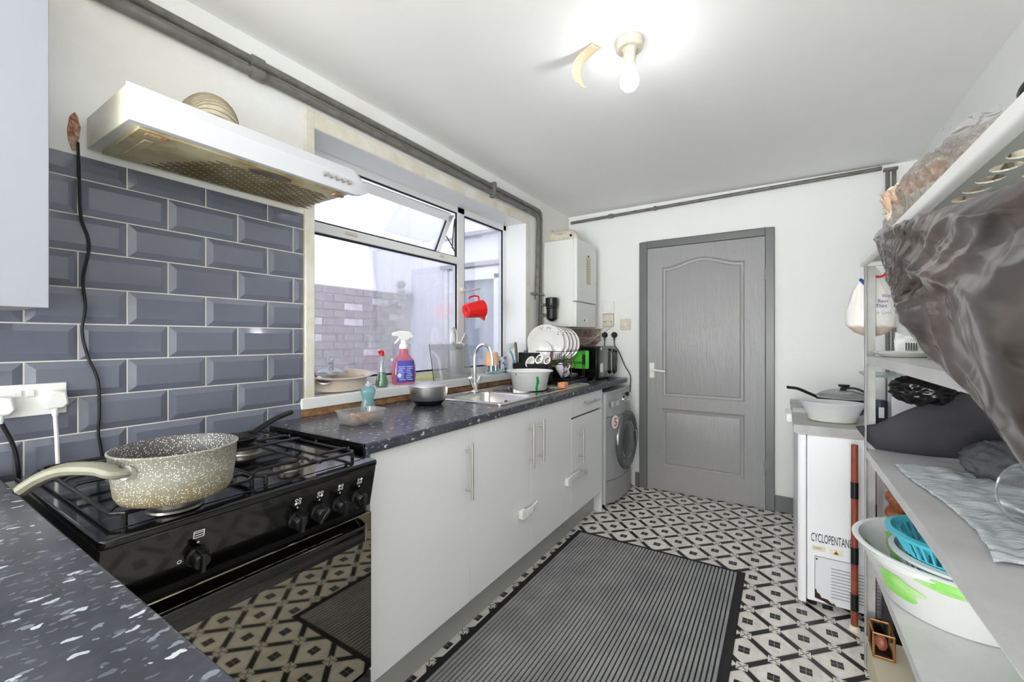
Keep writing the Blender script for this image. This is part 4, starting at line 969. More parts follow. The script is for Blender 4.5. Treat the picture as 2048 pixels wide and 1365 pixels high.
knife(-1.60, 2.62, CT+.03, (-1.615, 2.60, CT+.300), M('brown_handle', (112, 104, 84), .5), 'bread_knife', 'knife with a brown-green handle, leftmost in the cutlery box')
knife(-1.375, 2.64, CT+.03, (-1.355, 2.66, CT+.235), M('maroon_handle', (110, 30, 50), .4), 'paring_knife', 'slim knife with a maroon handle on the right of the spoons')
br = thing('teal_spatula', 'teal and white plastic slice at left of the cutlery box', 'spatula', (-1.61, 2.64, CT+.05))
MB().tube(spline([(-1.62, 2.62, CT+.05), (-1.635, 2.60, CT+.19), (-1.645, 2.565, CT+.25)]), .006, 8).build('handle', m_teal, br)
MB().lathe([(.001, 0), (.020, .001), (.024, .003), (.001, .004)], (-1.645, 2.57, CT+.262), 18, (.8, -.5, .2), sx=1, sy=1.9).build('blade', m_palegrey, br)
m_purple = marbled('white_purple_china', (238, 236, 238), (120, 70, 150), .5, 14, 4)
mug(-1.30, 2.76, CT+.075, .037, .085, m_purple, 'mug', 'white and purple mug lying in the lower part of rack', ax=(-.3, .2, .25), hang=.2)
tag(MB().lathe([(.001, 0), (.05, 0), (.068, .02), (.066, .022), (.048, .004), (.001, .003)], (-1.34, 2.92, CT+.045), 26).build('small_dish', m_glass), 'clear glass dish low in the dish rack', 'dish')
# green boards behind the plates
gbd = tag(MB().prism(rrect(-1.425, -1.245, CT+.095, CT+.235, .012), 'y', 3.060, 3.068).build('chopping_board', m_green_pl, bevel=.001), 'bright green chopping board upright against the microwave', 'chopping board')
MB().prism(rrect(-1.292, -1.272, CT+.125, CT+.205, .006), 'y', 3.0585, 3.061).build('grip_slot', m_gasket, gbd)
tag(MB().prism(rrect(-1.60, -1.36, CT+.10, CT+.20, .012), 'y', 3.040, 3.047).build('chopping_board', M('pale_green_plastic', (176, 206, 112), .4), bevel=.001), 'pale green chopping board lying behind the plates', 'chopping board')

# microwave
mw = thing('microwave', 'black microwave on the far end of the worktop', 'microwave', (-1.38, 3.33, CT)); mz0, mz1 = CT+.012, CT+.265
my0, my1 = 3.150, 3.530
MB().box(-1.60, -1.215, my0, my1, mz0, mz1).build('casing', M('black_microwave_casing', (14, 14, 15), .15, coat=.3), mw, bevel=.006)
dmw = MB().box(-1.215, -1.20, my0+.002, my1-.002, mz0, mz1).build('door', m_black_gl, mw, bevel=.003)
MB().box(-1.2005, -1.1985, my0+.12, my0+.26, mz0+.055, mz1-.035).build('door_window', M('grey_door_glass', (120, 121, 122), .12, .3), dmw, bevel=.001)
MB().box(-1.2005, -1.1985, my0+.035, my0+.095, mz0+.05, mz0+.12).build('sticker', m_white_pl, dmw)
MB().box(-1.2005, -1.1985, my0+.045, my0+.065, mz1-.03, mz1-.008).build('sticker', m_white_pl, dmw)
hm = MB(); hm.tube([(-1.178, b_, a_) for a_, b_ in rrect(mz0+.03, mz1-.03, my1-.095, my1-.035, .025)], .009, 8, closed=True); hm.build('door_handle', m_black_gl, dmw)
MB().prism(rrect(my1-.09, my1-.04, mz0+.035, mz1-.035, .02), 'x', -1.20, -1.195).build('handle_recess', m_silver, dmw)
MB().box(-1.2005, -1.199, my1-.025, my1-.004, mz0+.01, mz1-.01).build('trim_strip', m_silver, dmw)
for x in (-1.56, -1.25):
    for y in (my0+.03, my1-.03): MB().cyl((x, y, CT), (x, y, mz0+.002), .012, 10).build('foot', m_black_pl, mw)

# boiler, flue, filter
bo = thing('boiler', 'white wall mounted boiler in the corner beside the window', 'boiler', (-1.52, 3.33, 1.34))
MB().box(XL, -1.40, 3.12, 3.53, 1.345, 2.045).build('casing', M('boiler_white', (232, 233, 229), .3), bo, bevel=.004)
cv = MB(); cv.prism([(3.118, 1.548), (3.532, 1.548), (3.532, 1.99), (3.50, 2.03), (3.46, 2.05), (3.118, 2.05)], 'x', -1.402, -1.366).build('front_cover', M('boiler_cover', (232, 233, 229), .28), bo, bevel=.010, seg=4)
MB().prism([(3.118, 1.343), (3.532, 1.343), (3.532, 1.543), (3.118, 1.543)], 'x', -1.402, -1.370).build('lower_flap', M('boiler_flap', (230, 231, 227), .3), bo, bevel=.006)
MB().cyl((-1.371, 3.33, 1.40), (-1.362, 3.33, 1.40), .018, 20).build('dial', m_white_pl, bo, bevel=.002)
MB().cyl((-1.371, 3.28, 1.402), (-1.366, 3.28, 1.402), .006, 10).build('screw', m_gasket, bo)
ntc = MB().box(-1.3665, -1.3645, 3.30, 3.40, 1.70, 1.93).build('notice_sheet', M('yellowed_notice', (214, 212, 188), .6), bo)
nt = MB()
for i in range(9): nt.box(-1.3643, -1.3638, 3.31, 3.31+random.uniform(.05, .08), 1.715+i*.022, 1.720+i*.022)
nt.build('notice_print', M('faint_print', (172, 170, 146), .6), ntc, smooth=False)
MB().cyl((-1.3655, 3.35, 1.935), (-1.36, 3.35, 1.935), .007, 10).build('pin', m_gasket, ntc)
fl = thing('flue_elbow', 'yellowed white flue pipe above the boiler', 'flue', (-1.55, 3.30, 2.05))
MB().tube([(XL+.002, 3.30, 2.115), (-1.53, 3.30, 2.115)]+arcpath((-1.52, 3.30, 2.115), (-1.475, 3.30, 2.115), (-1.475, 3.30, 2.06), 6)+[(-1.475, 3.30, 2.046)], .055, 24).build('elbow_pipe', m_cream_pl, fl)
MB().cyl((XL+.001, 3.30, 2.115), (XL+.014, 3.30, 2.115), .068, 26).build('wall_collar', m_cream_pl, fl, bevel=.003)
MB().cyl((-1.475, 3.244, 2.105), (-1.475, 3.236, 2.105), .010, 12).build('test_cap', m_gasket, fl)
for i in range(3): MB().cyl((-1.60+i*.022, 3.2465, 2.13), (-1.60+i*.022, 3.243, 2.13), .003, 8).build('rivet', m_gasket, fl)
fi = thing('boiler_filter', 'black cylindrical water filter on the pipes below window corner', 'filter', (-1.585, 3.07, 1.39)); c = Vector((-1.560, 3.065, 1.388))
MB().lathe([(.001, 0), (.02, .004), (.042, .022), (.042, .115)], c, 28).build('filter_body', m_black_mt, fi)
MB().lathe([(.001, .190), (.046, .190), (.051, .186), (.051, .128), (.046, .116), (.001, .116)], c, 28).build('filter_cap', m_black_pl, fi, bevel=.001)
MB().tube([c+Vector((.043*math.cos(a), .043*math.sin(a), .105)) for a in [2*PI*i/20 for i in range(20)]], .005, 6, closed=True).build('clip_ring', m_black_pl, fi)
for z in (.135, .052):
    MB().tube([(px, 3.045, c.z+z+(.03 if z > .1 else -.03)), (px, 3.05, c.z+z), (px+.012, 3.055, c.z+z), (c.x-.034, 3.068, c.z+z)], .011, 10).build('branch_pipe', m_pipe, fi)
    MB().cyl((c.x-.055, 3.066, c.z+z), (c.x-.032, 3.068, c.z+z), .015, 8).build('union_nut', M('brass', (190, 160, 124), .35, .8) if 'brass' not in bpy.data.materials else bpy.data.materials['brass'], fi)

# sockets on the back wall
def wallbox(x0, x1, z0, z1, d, name, label, cat, mat):
    t = thing(name, label, cat, ((x0+x1)/2, YB, (z0+z1)/2)); MB().box(x0, x1, YB-d, YB, z0, z1).build('plate', mat, t, bevel=.004); return t
t = wallbox(-1.344, -1.240, 1.470, 1.575, .03, 'switch_box', 'upper square white box on the wall right of boiler', 'switch box', m_white_pl); MB().box(-1.325, -1.259, YB-.034, YB-.029, 1.488, 1.556).build('cover', m_white_pl, t, bevel=.002)
t = wallbox(-1.340, -1.244, 1.357, 1.465, .035, 'switch_box', 'lower cream box with two screws beside the boiler', 'switch box', m_cream_pl)
for x in (-1.322, -1.263): MB().cyl((x, YB-.035, 1.40), (x, YB-.038, 1.40), .005, 8).build('screw', m_gasket, t)
t = wallbox(-1.365, -1.200, 1.242, 1.332, .012, 'wall_socket', 'white double socket with two black plugs above microwave', 'socket', m_white_pl)
t = wallbox(-1.190, -1.098, 1.325, 1.422, .010, 'light_switch', 'off-white light switch to the left of the door frame', 'light switch', m_cream_pl); MB().box(-1.152, -1.136, YB-.015, YB-.009, 1.36, 1.388).build('rocker', m_white_pl, t, bevel=.001)
for x, lb_ in ((-1.325, 'left black plug in the socket above the microwave'), (-1.238, 'right black plug in the socket above the microwave')):
    t = thing('plug', lb_, 'plug', (x, YB-.012, 1.28)); MB().lathe([(.001, 0), (.026, 0), (.026, .018), (.018, .028), (.001, .028)], (x, YB-.0125, 1.283), 20, (0, -1, 0)).build('plug_body', m_black_pl, t)
    MB().cyl((x, YB-.026, 1.265), (x, YB-.026, 1.235), .008, 10).build('cord_grip', m_black_pl, t)
tag(MB().tube(spline([(-1.325, YB-.026, 1.24), (-1.325, YB-.03, 1.19), (-1.32, YB-.05, 1.13), (-1.30, YB-.06, 1.0), (-1.28, YB-.04, .94)]), .004, 8).build('power_cable', m_cable), 'black cable dropping behind microwave from the left plug', 'cable')
tag(MB().tube(spline([(-1.238, YB-.026, 1.24), (-1.232, YB-.03, 1.19), (-1.19, YB-.035, 1.13), (-1.14, YB-.04, 1.02), (-1.09, YB-.05, .94), (-1.085, YB-.06, .86), (-1.085, YB-.07, .80)]), .004, 8).build('power_cable', m_cable), 'black cable running down right side of microwave behind the worktop', 'cable')
tag(MB().tube(spline([(-1.33, YB-.02, 1.36), (-1.40, YB-.02, 1.27), (-1.50, YB-.03, 1.20), (-1.60, YB-.02, 1.22)]), .004, 8).build('flex_cable', m_cream_pl), 'white flex from the cream box to the boiler underside', 'cable')
tag(MB().tube(spline([(-1.26, YB-.02, 1.36), (-1.30, YB-.025, 1.33), (-1.42, YB-.035, 1.26), (-1.58, YB-.03, 1.27), (-1.62, YB-.05, 1.34)]), .004, 8).build('flex_cable', m_cream_pl), 'second white flex looping below the boiler', 'cable')
m_mould = M('mouldy_plaster', (196, 178, 164), .9, c2=(120, 96, 84), vscale=26)
tag(MB().prism([(-1.66, 1.18), (-1.42, 1.19), (-1.36, 1.24), (-1.365, 1.34), (-1.66, 1.34)], 'y', YB-.003, YB).build('wall_stain', m_mould, smooth=False), 'mouldy stained patch of plaster under the boiler', 'stain')

# ------------------------------------------------------------------ washing machine
wm = thing('washing_machine', 'silver front loading washing machine between cabinets and door', 'washing machine', (-1.36, 3.33, 0)); w0, w1, wt = 3.030, 3.618, .842
MB().box(XL+.03, -1.10, w0, w1, .02, wt).build('casing', M('white_grey_casing', (206, 208, 211), .35), wm, bevel=.004)
# bulging front: profile across the y direction
def wfront(z0, z1, name, mat, rec=0):
    def fx(t): return -1.100+.055*(1-abs(2*t-1)**3.2)-rec
    def fn(u, v): z = z0+(z1-z0)*v; s_ = 0 if z < .66 else (z-.66)/(wt-.66); return (fx(u)-.035*s_**1.5, w0+(w1-w0)*u, z)
    m = MB().grid(fn, 30, 10); k = len(m.v)
    o = MB().grid(fn, 30, 10)
    o.add([(-1.11, w0, z0), (-1.11, w1, z0), (-1.11, w1, z1), (-1.11, w0, z1)], [(0, 1, 2, 3)])
    # close top and bottom
    top = [fn(i/29, 1) for i in range(30)]+[(-1.11, w1, z1), (-1.11, w0, z1)]; o.add(top, [tuple(range(32))])
    bot = [fn(i/29, 0) for i in range(30)]+[(-1.11, w1, z0), (-1.11, w0, z0)]; o.add(bot, [tuple(range(32))])
    return o.build(name, mat, wm)
wfront(.03, .195, 'kick_panel', m_silver); wfront(.199, .668, 'front_panel', m_silver); cpn = wfront(.672, wt+.003, 'control_panel', M('silver_control_panel', (176, 178, 180), .3, .35))
MB().box(XL+.03, -1.085, w0-.002, w1, wt, wt+.012).build('top', M('grey_washer_top', (186, 188, 190), .35), wm, bevel=.004)
dc = Vector((-1.046, 3.365, .452)); dax = (1, 0, 0)
dor = MB().lathe([(.235, -.010), (.235, .006), (.226, .018), (.200, .026), (.165, .020), (.150, .008), (.148, 0), (.15, -.01)], dc, 56, dax).build('door_ring', M('dark_chrome_ring', (120, 122, 125), .2, .8), wm, angle=50)
MB().lathe([(.150, .006), (.12, .022), (.07, .034), (.001, .038)], dc, 48, dax, caps=False).build('door_glass', M('smoked_door_glass', (70, 72, 75), .08, .4, coat=.8), dor)
MB().lathe([(.152, .008), (.148, .014), (.144, .010)], dc, 48, dax, caps=False).build('glass_rim', m_chrome, dor)
MB().prism(rrect(w1-.105, w1-.07, .40, .50, .01), 'x', -1.03, -1.012).build('door_latch', m_chrome, dor, bevel=.003)
MB().prism(rrect(w0+.045, w0+.175, .740, .785, .008), 'x', -1.075, -1.056).build('detergent_drawer', M('silver_drawer', (188, 190, 192), .3, .3), wm, bevel=.004)
MB().prism([(w0+.115, .748), (w0+.185, .742), (w0+.175, .775), (w0+.13, .778)], 'x', -1.058, -1.050).build('drawer_window', m_milky_dense, wm)
MB().lathe([(.001, .022), (.024, .022), (.030, .018), (.032, 0)], (-1.064, 3.34, .770), 28, (1, 0, .2)).build('program_dial', m_chrome, wm)
MB().prism(rrect(3.40, 3.48, .785, .815, .004), 'x', -1.085, -1.064).build('display', m_gasket, wm)
for i in range(5): MB().cyl((-1.075, 3.40+i*.028, .755), (-1.054, 3.40+i*.028, .755), .007, 10).build('button', m_white_pl, wm)
stk = MB().lathe([(.001, 0), (.050, 0), (.050, .0012), (.001, .0012)], (-1.0575, 3.115, .627), 28, (1, -.22, 0)).build('sticker', m_white_pl, wm)
text('sticker_print', '5', M('red_print', (206, 30, 40), .4), stk, (-1.0530, 3.085, .600), .085, (.22, 1, 0), (0, 0, 1))
for y in (w0+.04, w1-.04): MB().cyl((-1.14, y, 0), (-1.14, y, .03), .02, 10).build('foot', m_black_pl, wm)

# ------------------------------------------------------------------ floor mat
mt = thing('floor_mat', 'charcoal ribbed runner mat on the patterned floor', 'mat', (-.64, 1.84, 0))
mx0, mx1, my0_, my1_ = -1.125, -.165, 1.09, 2.585
MB().box(mx0, mx1, my0_, my1_, .0005, .005).build('backing', M('black_rubber', (32, 32, 33), .7), mt, bevel=.002)
nr = 50; xa, xb = mx0+.03, mx1-.035
def ribf():
    m = MB(); W = (xb-xa)/nr
    for i in range(nr):
        x = xa+i*W; a, b = x+W*.14, x+W*.86; m.add([(a, my0_+.02, .005), (a+.001, my0_+.02, .0095), (b-.001, my0_+.02, .0095), (b, my0_+.02, .005), (a, my1_-.03, .005), (a+.001, my1_-.03, .0095), (b-.001, my1_-.03, .0095), (b, my1_-.03, .005)],
              [(0, 1, 5, 4), (1, 2, 6, 5), (2, 3, 7, 6), (0, 3, 2, 1), (4, 5, 6, 7)])
    return m
t_ = NT('charcoal_pile'); n_ = t_.noise(t_.pos(), 420, 2, .8); n2 = t_.noise(t_.pos(), 6, 3)
t_.l(t_.mix(t_.ramp(n_, [(.36, BW[0]), (.66, BW[1])]), rgb(104, 104, 105), t_.mix(t_.ramp(n2, [(.4, BW[0]), (.6, BW[1])]), rgb(222, 222, 223), rgb(196, 196, 198))), t_.p.inputs['Base Color']); t_.p.inputs['Roughness'].default_value = .95
t_.bump(n_, .8, .004)
ribf().build('pile', t_.m, mt, smooth=False, kind='stuff')

# ------------------------------------------------------------------ ceiling bulb and peeling tape
cl = thing('ceiling_light', 'bare glowing bulb in a white ceiling batten holder', 'ceiling light', (-.49, 1.61, H)); c = Vector((-.490, 1.61, H))
MB().lathe([(.001, 0), (.050, 0), (.050, -.030), (.046, -.034), (.001, -.034)], c, 36).build('ceiling_rose', m_cream_pl, cl, bevel=.001)
MB().lathe([(.030, -.034), (.024, -.042), (.022, -.082), (.026, -.098), (.024, -.103), (.001, -.103)], c, 28).build('lamp_holder', m_cream_pl, cl)
bulb = NT('glowing_bulb'); bulb.p.inputs['Base Color'].default_value = (1, 1, 1, 1); bulb.p.inputs['Emission Color'].default_value = (.96, .98, 1, 1); bulb.p.inputs['Emission Strength'].default_value = 4
MB().lathe([(.014, -.098), (.020, -.112), (.032, -.132), (.036, -.150), (.033, -.168), (.022, -.182), (.001, -.188)], c, 32, caps=False).build('bulb', bulb.m, cl)
bpy.data.objects['ceiling_bulb_light'].location = (-.49, 1.61, 2.15)
fill_bulb = thing('ceiling_light', 'added bare fill bulb behind the camera, out of view', 'ceiling light', (-.7, -2.2, H)); c = Vector((-.7, -2.2, H))  # made-up unseen fitting, added to go with the rear point fill
MB().lathe([(.001, 0), (.050, 0), (.050, -.030), (.025, -.036), (.022, -.085), (.001, -.085)], c, 24).build('lamp_holder', m_cream_pl, fill_bulb)
MB().lathe([(.014, -.085), (.032, -.132), (.036, -.150), (.022, -.182), (.001, -.188)], c, 24, caps=False).build('bulb', bulb.m, fill_bulb)
tpm = M('old_masking_tape', (222, 200, 168), .6, c2=(206, 184, 150), vscale=18)
path = spline([(-.600, 1.560, H-.004), (-.64, 1.572, H-.008), (-.685, 1.585, H-.024), (-.70, 1.59, H-.06), (-.688, 1.592, H-.10), (-.672, 1.594, H-.118)], 8)
wv = Vector((.010, .021, 0))
def tapef(u, v): 
    i = v*(len(path)-1); p = path[int(i)] if i < len(path)-1 else path[-1]; k = (u-.5)*2
    return tuple(p+wv*k+Vector((0, 0, -.006*(1-k*k))))
tag(MB().grid(tapef, 7, len(path)).build('peeling_tape', tpm, solid=.001), 'curled strip of beige tape peeling off ceiling near bulb', 'tape')
# ------------------------------------------------------------------ chest freezer and what stands on it
fz = thing('chest_freezer', 'white chest freezer with rust at its foot, right of the door', 'freezer', (.37, 2.92, 0)); fx0, fx1, fy0, fy1 = .062, .66, 2.43, 3.42
MB().box(fx0+.036, fx1, fy0, fy1, .03, .800).build('body', M('freezer_white', (236, 238, 241), .3, vary=.03, vscale=4), fz, bevel=.004)
MB().prism([(fx0, fy0+.012), (fx0+.012, fy0), (fx0+.034, fy0), (fx0+.034, fy1), (fx0, fy1)], 'z', .012, .800).build('front_panel', M('freezer_front_white', (238, 239, 241), .28), fz, bevel=.005)
MB().box(fx0-.008, fx1, fy0-.004, fy1, .802, .812).build('lid_seal', m_white_pl, fz, bevel=.002)
lid = MB().box(fx0-.012, fx1, fy0-.006, fy1, .812, .828).build('lid', m_white_metal, fz, bevel=.004)
m_gb = M('grey_laminate_board', (172, 172, 170), .45, c2=(156, 154, 150), vscale=9)
for y0, y1 in ((fy0-.012, 2.82), (3.16, fy1)): tag(MB().box(fx0-.018, fx1-.002, y0, y1, .8285, .846).box(fx0-.018, fx1-.002, y0, y0+.006, .806, .8285).build('laminate_board', m_gb, bevel=.002), 'grey laminate board on the %s part of the freezer lid' % ('near' if y0 < 2.5 else 'far'), 'board')
MB().prism(rrect(2.87, 3.10, .775, .828, .012), 'x', fx0-.045, fx0-.012).build('lid_handle', m_white_pl, lid, bevel=.006)
m_ltr = M('black_lettering', (20, 20, 22), .5)
text('lettering', 'CYCLOPENTANE', m_ltr, fz, (.113, fy0-.0012, .309), .056, (1, 0, 0), (0, 0, 1), sx=.352)
wn = MB().box(.118, .168, fy0-.001, fy0+.002, .268, .290).build('warning_label', M('cream_label', (226, 218, 190), .5), fz)
text('label_print', 'DILPPPPI', M('faded_brown_print', (140, 128, 104), .6), wn, (.122, fy0-.0016, .274), .016, (1, 0, 0), (0, 0, 1), sx=.50, thick=.0002)
wn = MB().box(.182, .232, fy0-.001, fy0+.002, .264, .290).build('warning_label', M('cream_label_pale', (230, 226, 208), .5), fz)
MB().prism([(.195, .267), (.219, .267), (.207, .287)], 'y', fy0-.0022, fy0-.001).build('warning_triangle', M('warning_yellow', (196, 160, 60), .5), wn)
MB().prism([(.2015, .2695), (.2125, .2695), (.207, .281)], 'y', fy0-.0030, fy0-.0022).build('warning_triangle', m_ltr, wn)
gr = MB().box(.127, .40, fy0-.006, fy0+.001, .045, .246).build('grille_cover', m_white_metal, fz, bevel=.002)
for i in range(10): MB().box(.188, .36, fy0-.0075, fy0-.0055, .070+i*.0145, .0735+i*.0145).build('vent_slot', M('vent_shadow', (150, 150, 150), .6) if i == 0 else bpy.data.materials['vent_shadow'], gr, smooth=False)
MB().cyl((.135, fy0-.0085, .232), (.135, fy0-.005, .232), .004, 8).build('screw', m_gasket, gr)
rs = MB(); m_rs = M('dark_rust', (72, 44, 34), .9, c2=(40, 24, 20), vscale=40)
rs.prism([(.127, .052), (.127, .088), (.132, .094), (.136, .078), (.146, .072), (.152, .058), (.176, .056), (.192, .040), (.196, .044), (.205, .038), (.205, .034), (.18, .036), (.16, .044)], 'y', fy0-.0072, fy0-.0055)
rs.prism([(.127, .09), (.1285, .09), (.1285, .24), (.127, .24)], 'y', fy0-.0072, fy0-.0055).prism([(.127, .243), (.26, .243), (.26, .2445), (.127, .2445)], 'y', fy0-.0072, fy0-.0055)
rs.build('rust_patch', m_rs, gr, smooth=False)
for x, y in ((.12, 2.47), (.62, 2.47), (.12, 3.38), (.62, 3.38)): MB().cyl((x, y, 0), (x, y, .035), .018, 10).build('foot', m_black_pl, fz)
FZ = .8465
# translucent bowl of food
bw = thing('food_bowl', 'oval translucent white bowl holding pale food on the freezer', 'bowl', (.205, 2.60, FZ)); c = (.205, 2.60, FZ)
MB().lathe([(.001, 0), (.085, 0), (.092, .004), (.108, .050), (.128, .088), (.134, .092), (.134, .095), (.126, .095), (.104, .052), (.088, .006), (.001, .004)], c, 48, sy=.72).build('bowl_body', m_milky_dense, bw)
MB().lathe([(.001, .004), (.0935, .005), (.100, .028), (.001, .031)], c, 40, sy=.71).build('food', M('pale_green_food', (226, 230, 206), .8, c2=(206, 210, 176), vscale=60), bw)
# lidded frying pan
fp2 = thing('lidded_pan', 'black frying pan with a glass lid on the freezer', 'pan', (.30, 3.10, FZ)); c = Vector((.300, 3.10, FZ))
MB().lathe([(.001, 0), (.105, 0), (.122, .018), (.134, .062), (.138, .066), (.134, .068), (.118, .018), (.10, .004), (.001, .004)], c, 44).build('pan_body', m_black_pl, fp2)
flatbar(spline([c+Vector((-.125, -.02, .062)), c+Vector((-.17, -.05, .085)), c+Vector((-.225, -.09, .112)), c+Vector((-.272, -.125, .120))], 6), .012, .009, MB()).build('handle', m_black_pl, fp2)
ld = MB().lathe([(.136, .069), (.11, .090), (.06, .108), (.001, .114)], c, 40, caps=False).build('glass_lid', m_glass, fp2, solid=.003)
MB().lathe([(.138, .067), (.139, .072), (.134, .074)], c, 40, caps=False).build('lid_rim', m_chrome, ld, solid=.001)
MB().lathe([(.014, .112), (.010, .124), (.026, .128), (.028, .140), (.001, .142)], c, 20).build('lid_knob', m_black_pl, ld)
MB().tube(spline([c+Vector((-.02, -.02, .118)), c+Vector((.05, -.03, .122)), c+Vector((.12, -.05, .088))]), .006, 8).build('lid_strap', m_black_pl, ld)
cn = tag(MB().lathe([(.001, 0), (.026, 0), (.028, .003), (.028, .105), (.024, .112), (.001, .112)], (.395, 2.66, FZ), 24).build('canister', M('dark_navy_canister', (38, 44, 58), .35)), 'dark navy canister on freezer behind the rack post', 'canister')
MB().box(.385, .405, 2.6318, 2.633, FZ+.03, FZ+.08).build('canister_print', m_white_pl, cn)
tag(MB().box(.43, .52, 2.62, 2.72, FZ, FZ+.225).build('storage_box', M('white_box', (232, 230, 236), .4), bevel=.004), 'tall white box on the freezer carrying a glass tray', 'box')
tag(MB().prism([(a, b) for a, b in rrect(.33, .62, 2.55, 2.80, .02)], 'z', FZ+.226, FZ+.238).build('glass_tray', glassy('green_tinted_glass', (.82, .9, .87, 1), .4, gl=.12), bevel=.003), 'flat greenish glass tray on the white box behind the rack', 'tray')

# brown pipes by the freezer
for i, (x, y, lb_) in enumerate(((.262, 2.335, 'brown painted vertical pipe with black tape, left of rack post'), (.322, 2.335, 'brown painted vertical pipe with black tape, right of rack post'))):
    p = tag(MB().cyl((x, y, .0), (x, y, .795), .0125, 14).build('floor_pipe', m_copper), lb_, 'pipe')
    for z in ((.60, .32, .12) if i == 0 else (.30, .52)): MB().cyl((x, y, z-.035), (x, y, z+.035), .0140, 14).build('tape_wrap', m_black_pl, p)
    MB().lathe([(.022, 0), (.020, .012), (.0135, .02)], (x, y, 0), 16).build('floor_collar', m_cream_pl, p)

# ------------------------------------------------------------------ shelf rack
RX0, RX1, RY0, RY1 = .268, .640, .42, 2.128
rc = thing('shelf_rack', 'pale grey four tier metal rack along the right wall', 'shelf rack', (.455, 1.27, 0))
for x, y, sx_, sy_ in ((RX0, RY1, 1, -1), (RX1, RY1, -1, -1), (RX0, RY0, 1, 1), (RX1, RY0, -1, 1)):
    MB().box(min(x, x+sx_*.003), max(x, x+sx_*.003), min(y, y+sy_*.034), max(y, y+sy_*.034), 0, 1.565).box(min(x, x+sx_*.034), max(x, x+sx_*.034), min(y, y+sy_*.003), max(y, y+sy_*.003), 0, 1.565).build('post', m_postm, rc, bevel=.001)
def shelf(z, y1=RY1-.002):
    t = .030; m = MB(); x0, x1, y0 = RX0+.003, RX1-.003, RY0+.003
    m.box(x0, x1, y0, y1, z-.0025, z)
    m.box(x0, x0+.003, y0, y1, z-t, z).box(x1-.003, x1, y0, y1, z-t, z).box(x0, x1, y1-.003, y1, z-t, z).box(x0, x1, y0, y0+.003, z-t, z)
    m.box(x0, x0+.014, y0, y1, z-t, z-t+.0025).box(x0, x1, y1-.014, y1, z-t, z-t+.0025)
    return m.build('shelf', m_shelfm, rc, bevel=.001)
S2, S3, S4 = 1.185, .825, .462
for z in (S2, S3, S4): shelf(z)
for z in (S2-.015, S3-.015, S4-.015):
    MB().prism([(RX0-.002, z-.022), (RX0-.002, z+.020), (RX0+.04, z+.016), (RX0+.04, z-.014), (RX0+.01, z-.022)], 'y', RY1, RY1+.002).build('corner_bracket', m_white_metal, rc, bevel=.001)
# perforated top panel with a rounded white rim
T1 = 1.560
tpnl = thing('perforated_shelf', 'thick white perforated panel forming the top of the rack', 'shelf', (.455, 1.27, T1))
def perf():
    bm = bmesh.new()
    def lp(pts): vs = [bm.verts.new((a, b, T1-.012)) for a, b in pts]; return [bm.edges.new((vs[i], vs[(i+1) % len(vs)])) for i in range(len(vs))]
    E = lp([(RX0, RY0), (RX1+.02, RY0), (RX1+.02, RY1), (RX0, RY1)])
    y = RY0+.06
    while y < RY1-.04:
        for x in (.325, .385, .445, .505, .565, .620): E += lp([(x+.020*math.cos(2*PI*i/12), y+.026*math.sin(2*PI*i/12)) for i in range(12)])
        y += .066
    bmesh.ops.triangle_fill(bm, edges=E, use_beauty=True, normal=(0, 0, 1))
    me = bpy.data.meshes.new('perforated_plate'); bm.to_mesh(me); bm.free(); me.materials.append(M('pale_green_grey_plate', (190, 194, 184), .5))
    o = bpy.data.objects.new('perforated_plate', me); col.objects.link(o); o.parent = tpnl; o.matrix_parent_inverse = Matrix.Translation(-tpnl.location)
    m = o.modifiers.new('t', 'SOLIDIFY'); m.thickness = .003; m.offset = -1
perf()
MB().prism(rrect(RX0-.012, RX0+.012, T1-.030, T1+.006, .009), 'y', RY0-.01, RY1+.012).build('rim', m_white_pl, tpnl)
MB().prism([(y, x) for x, y in ((T1-.030, RX0), (T1+.006, RX0), (T1+.006, RX1+.02), (T1-.030, RX1+.02))], 'y', RY1-.010, RY1+.012).build('rim', m_white_pl, tpnl)

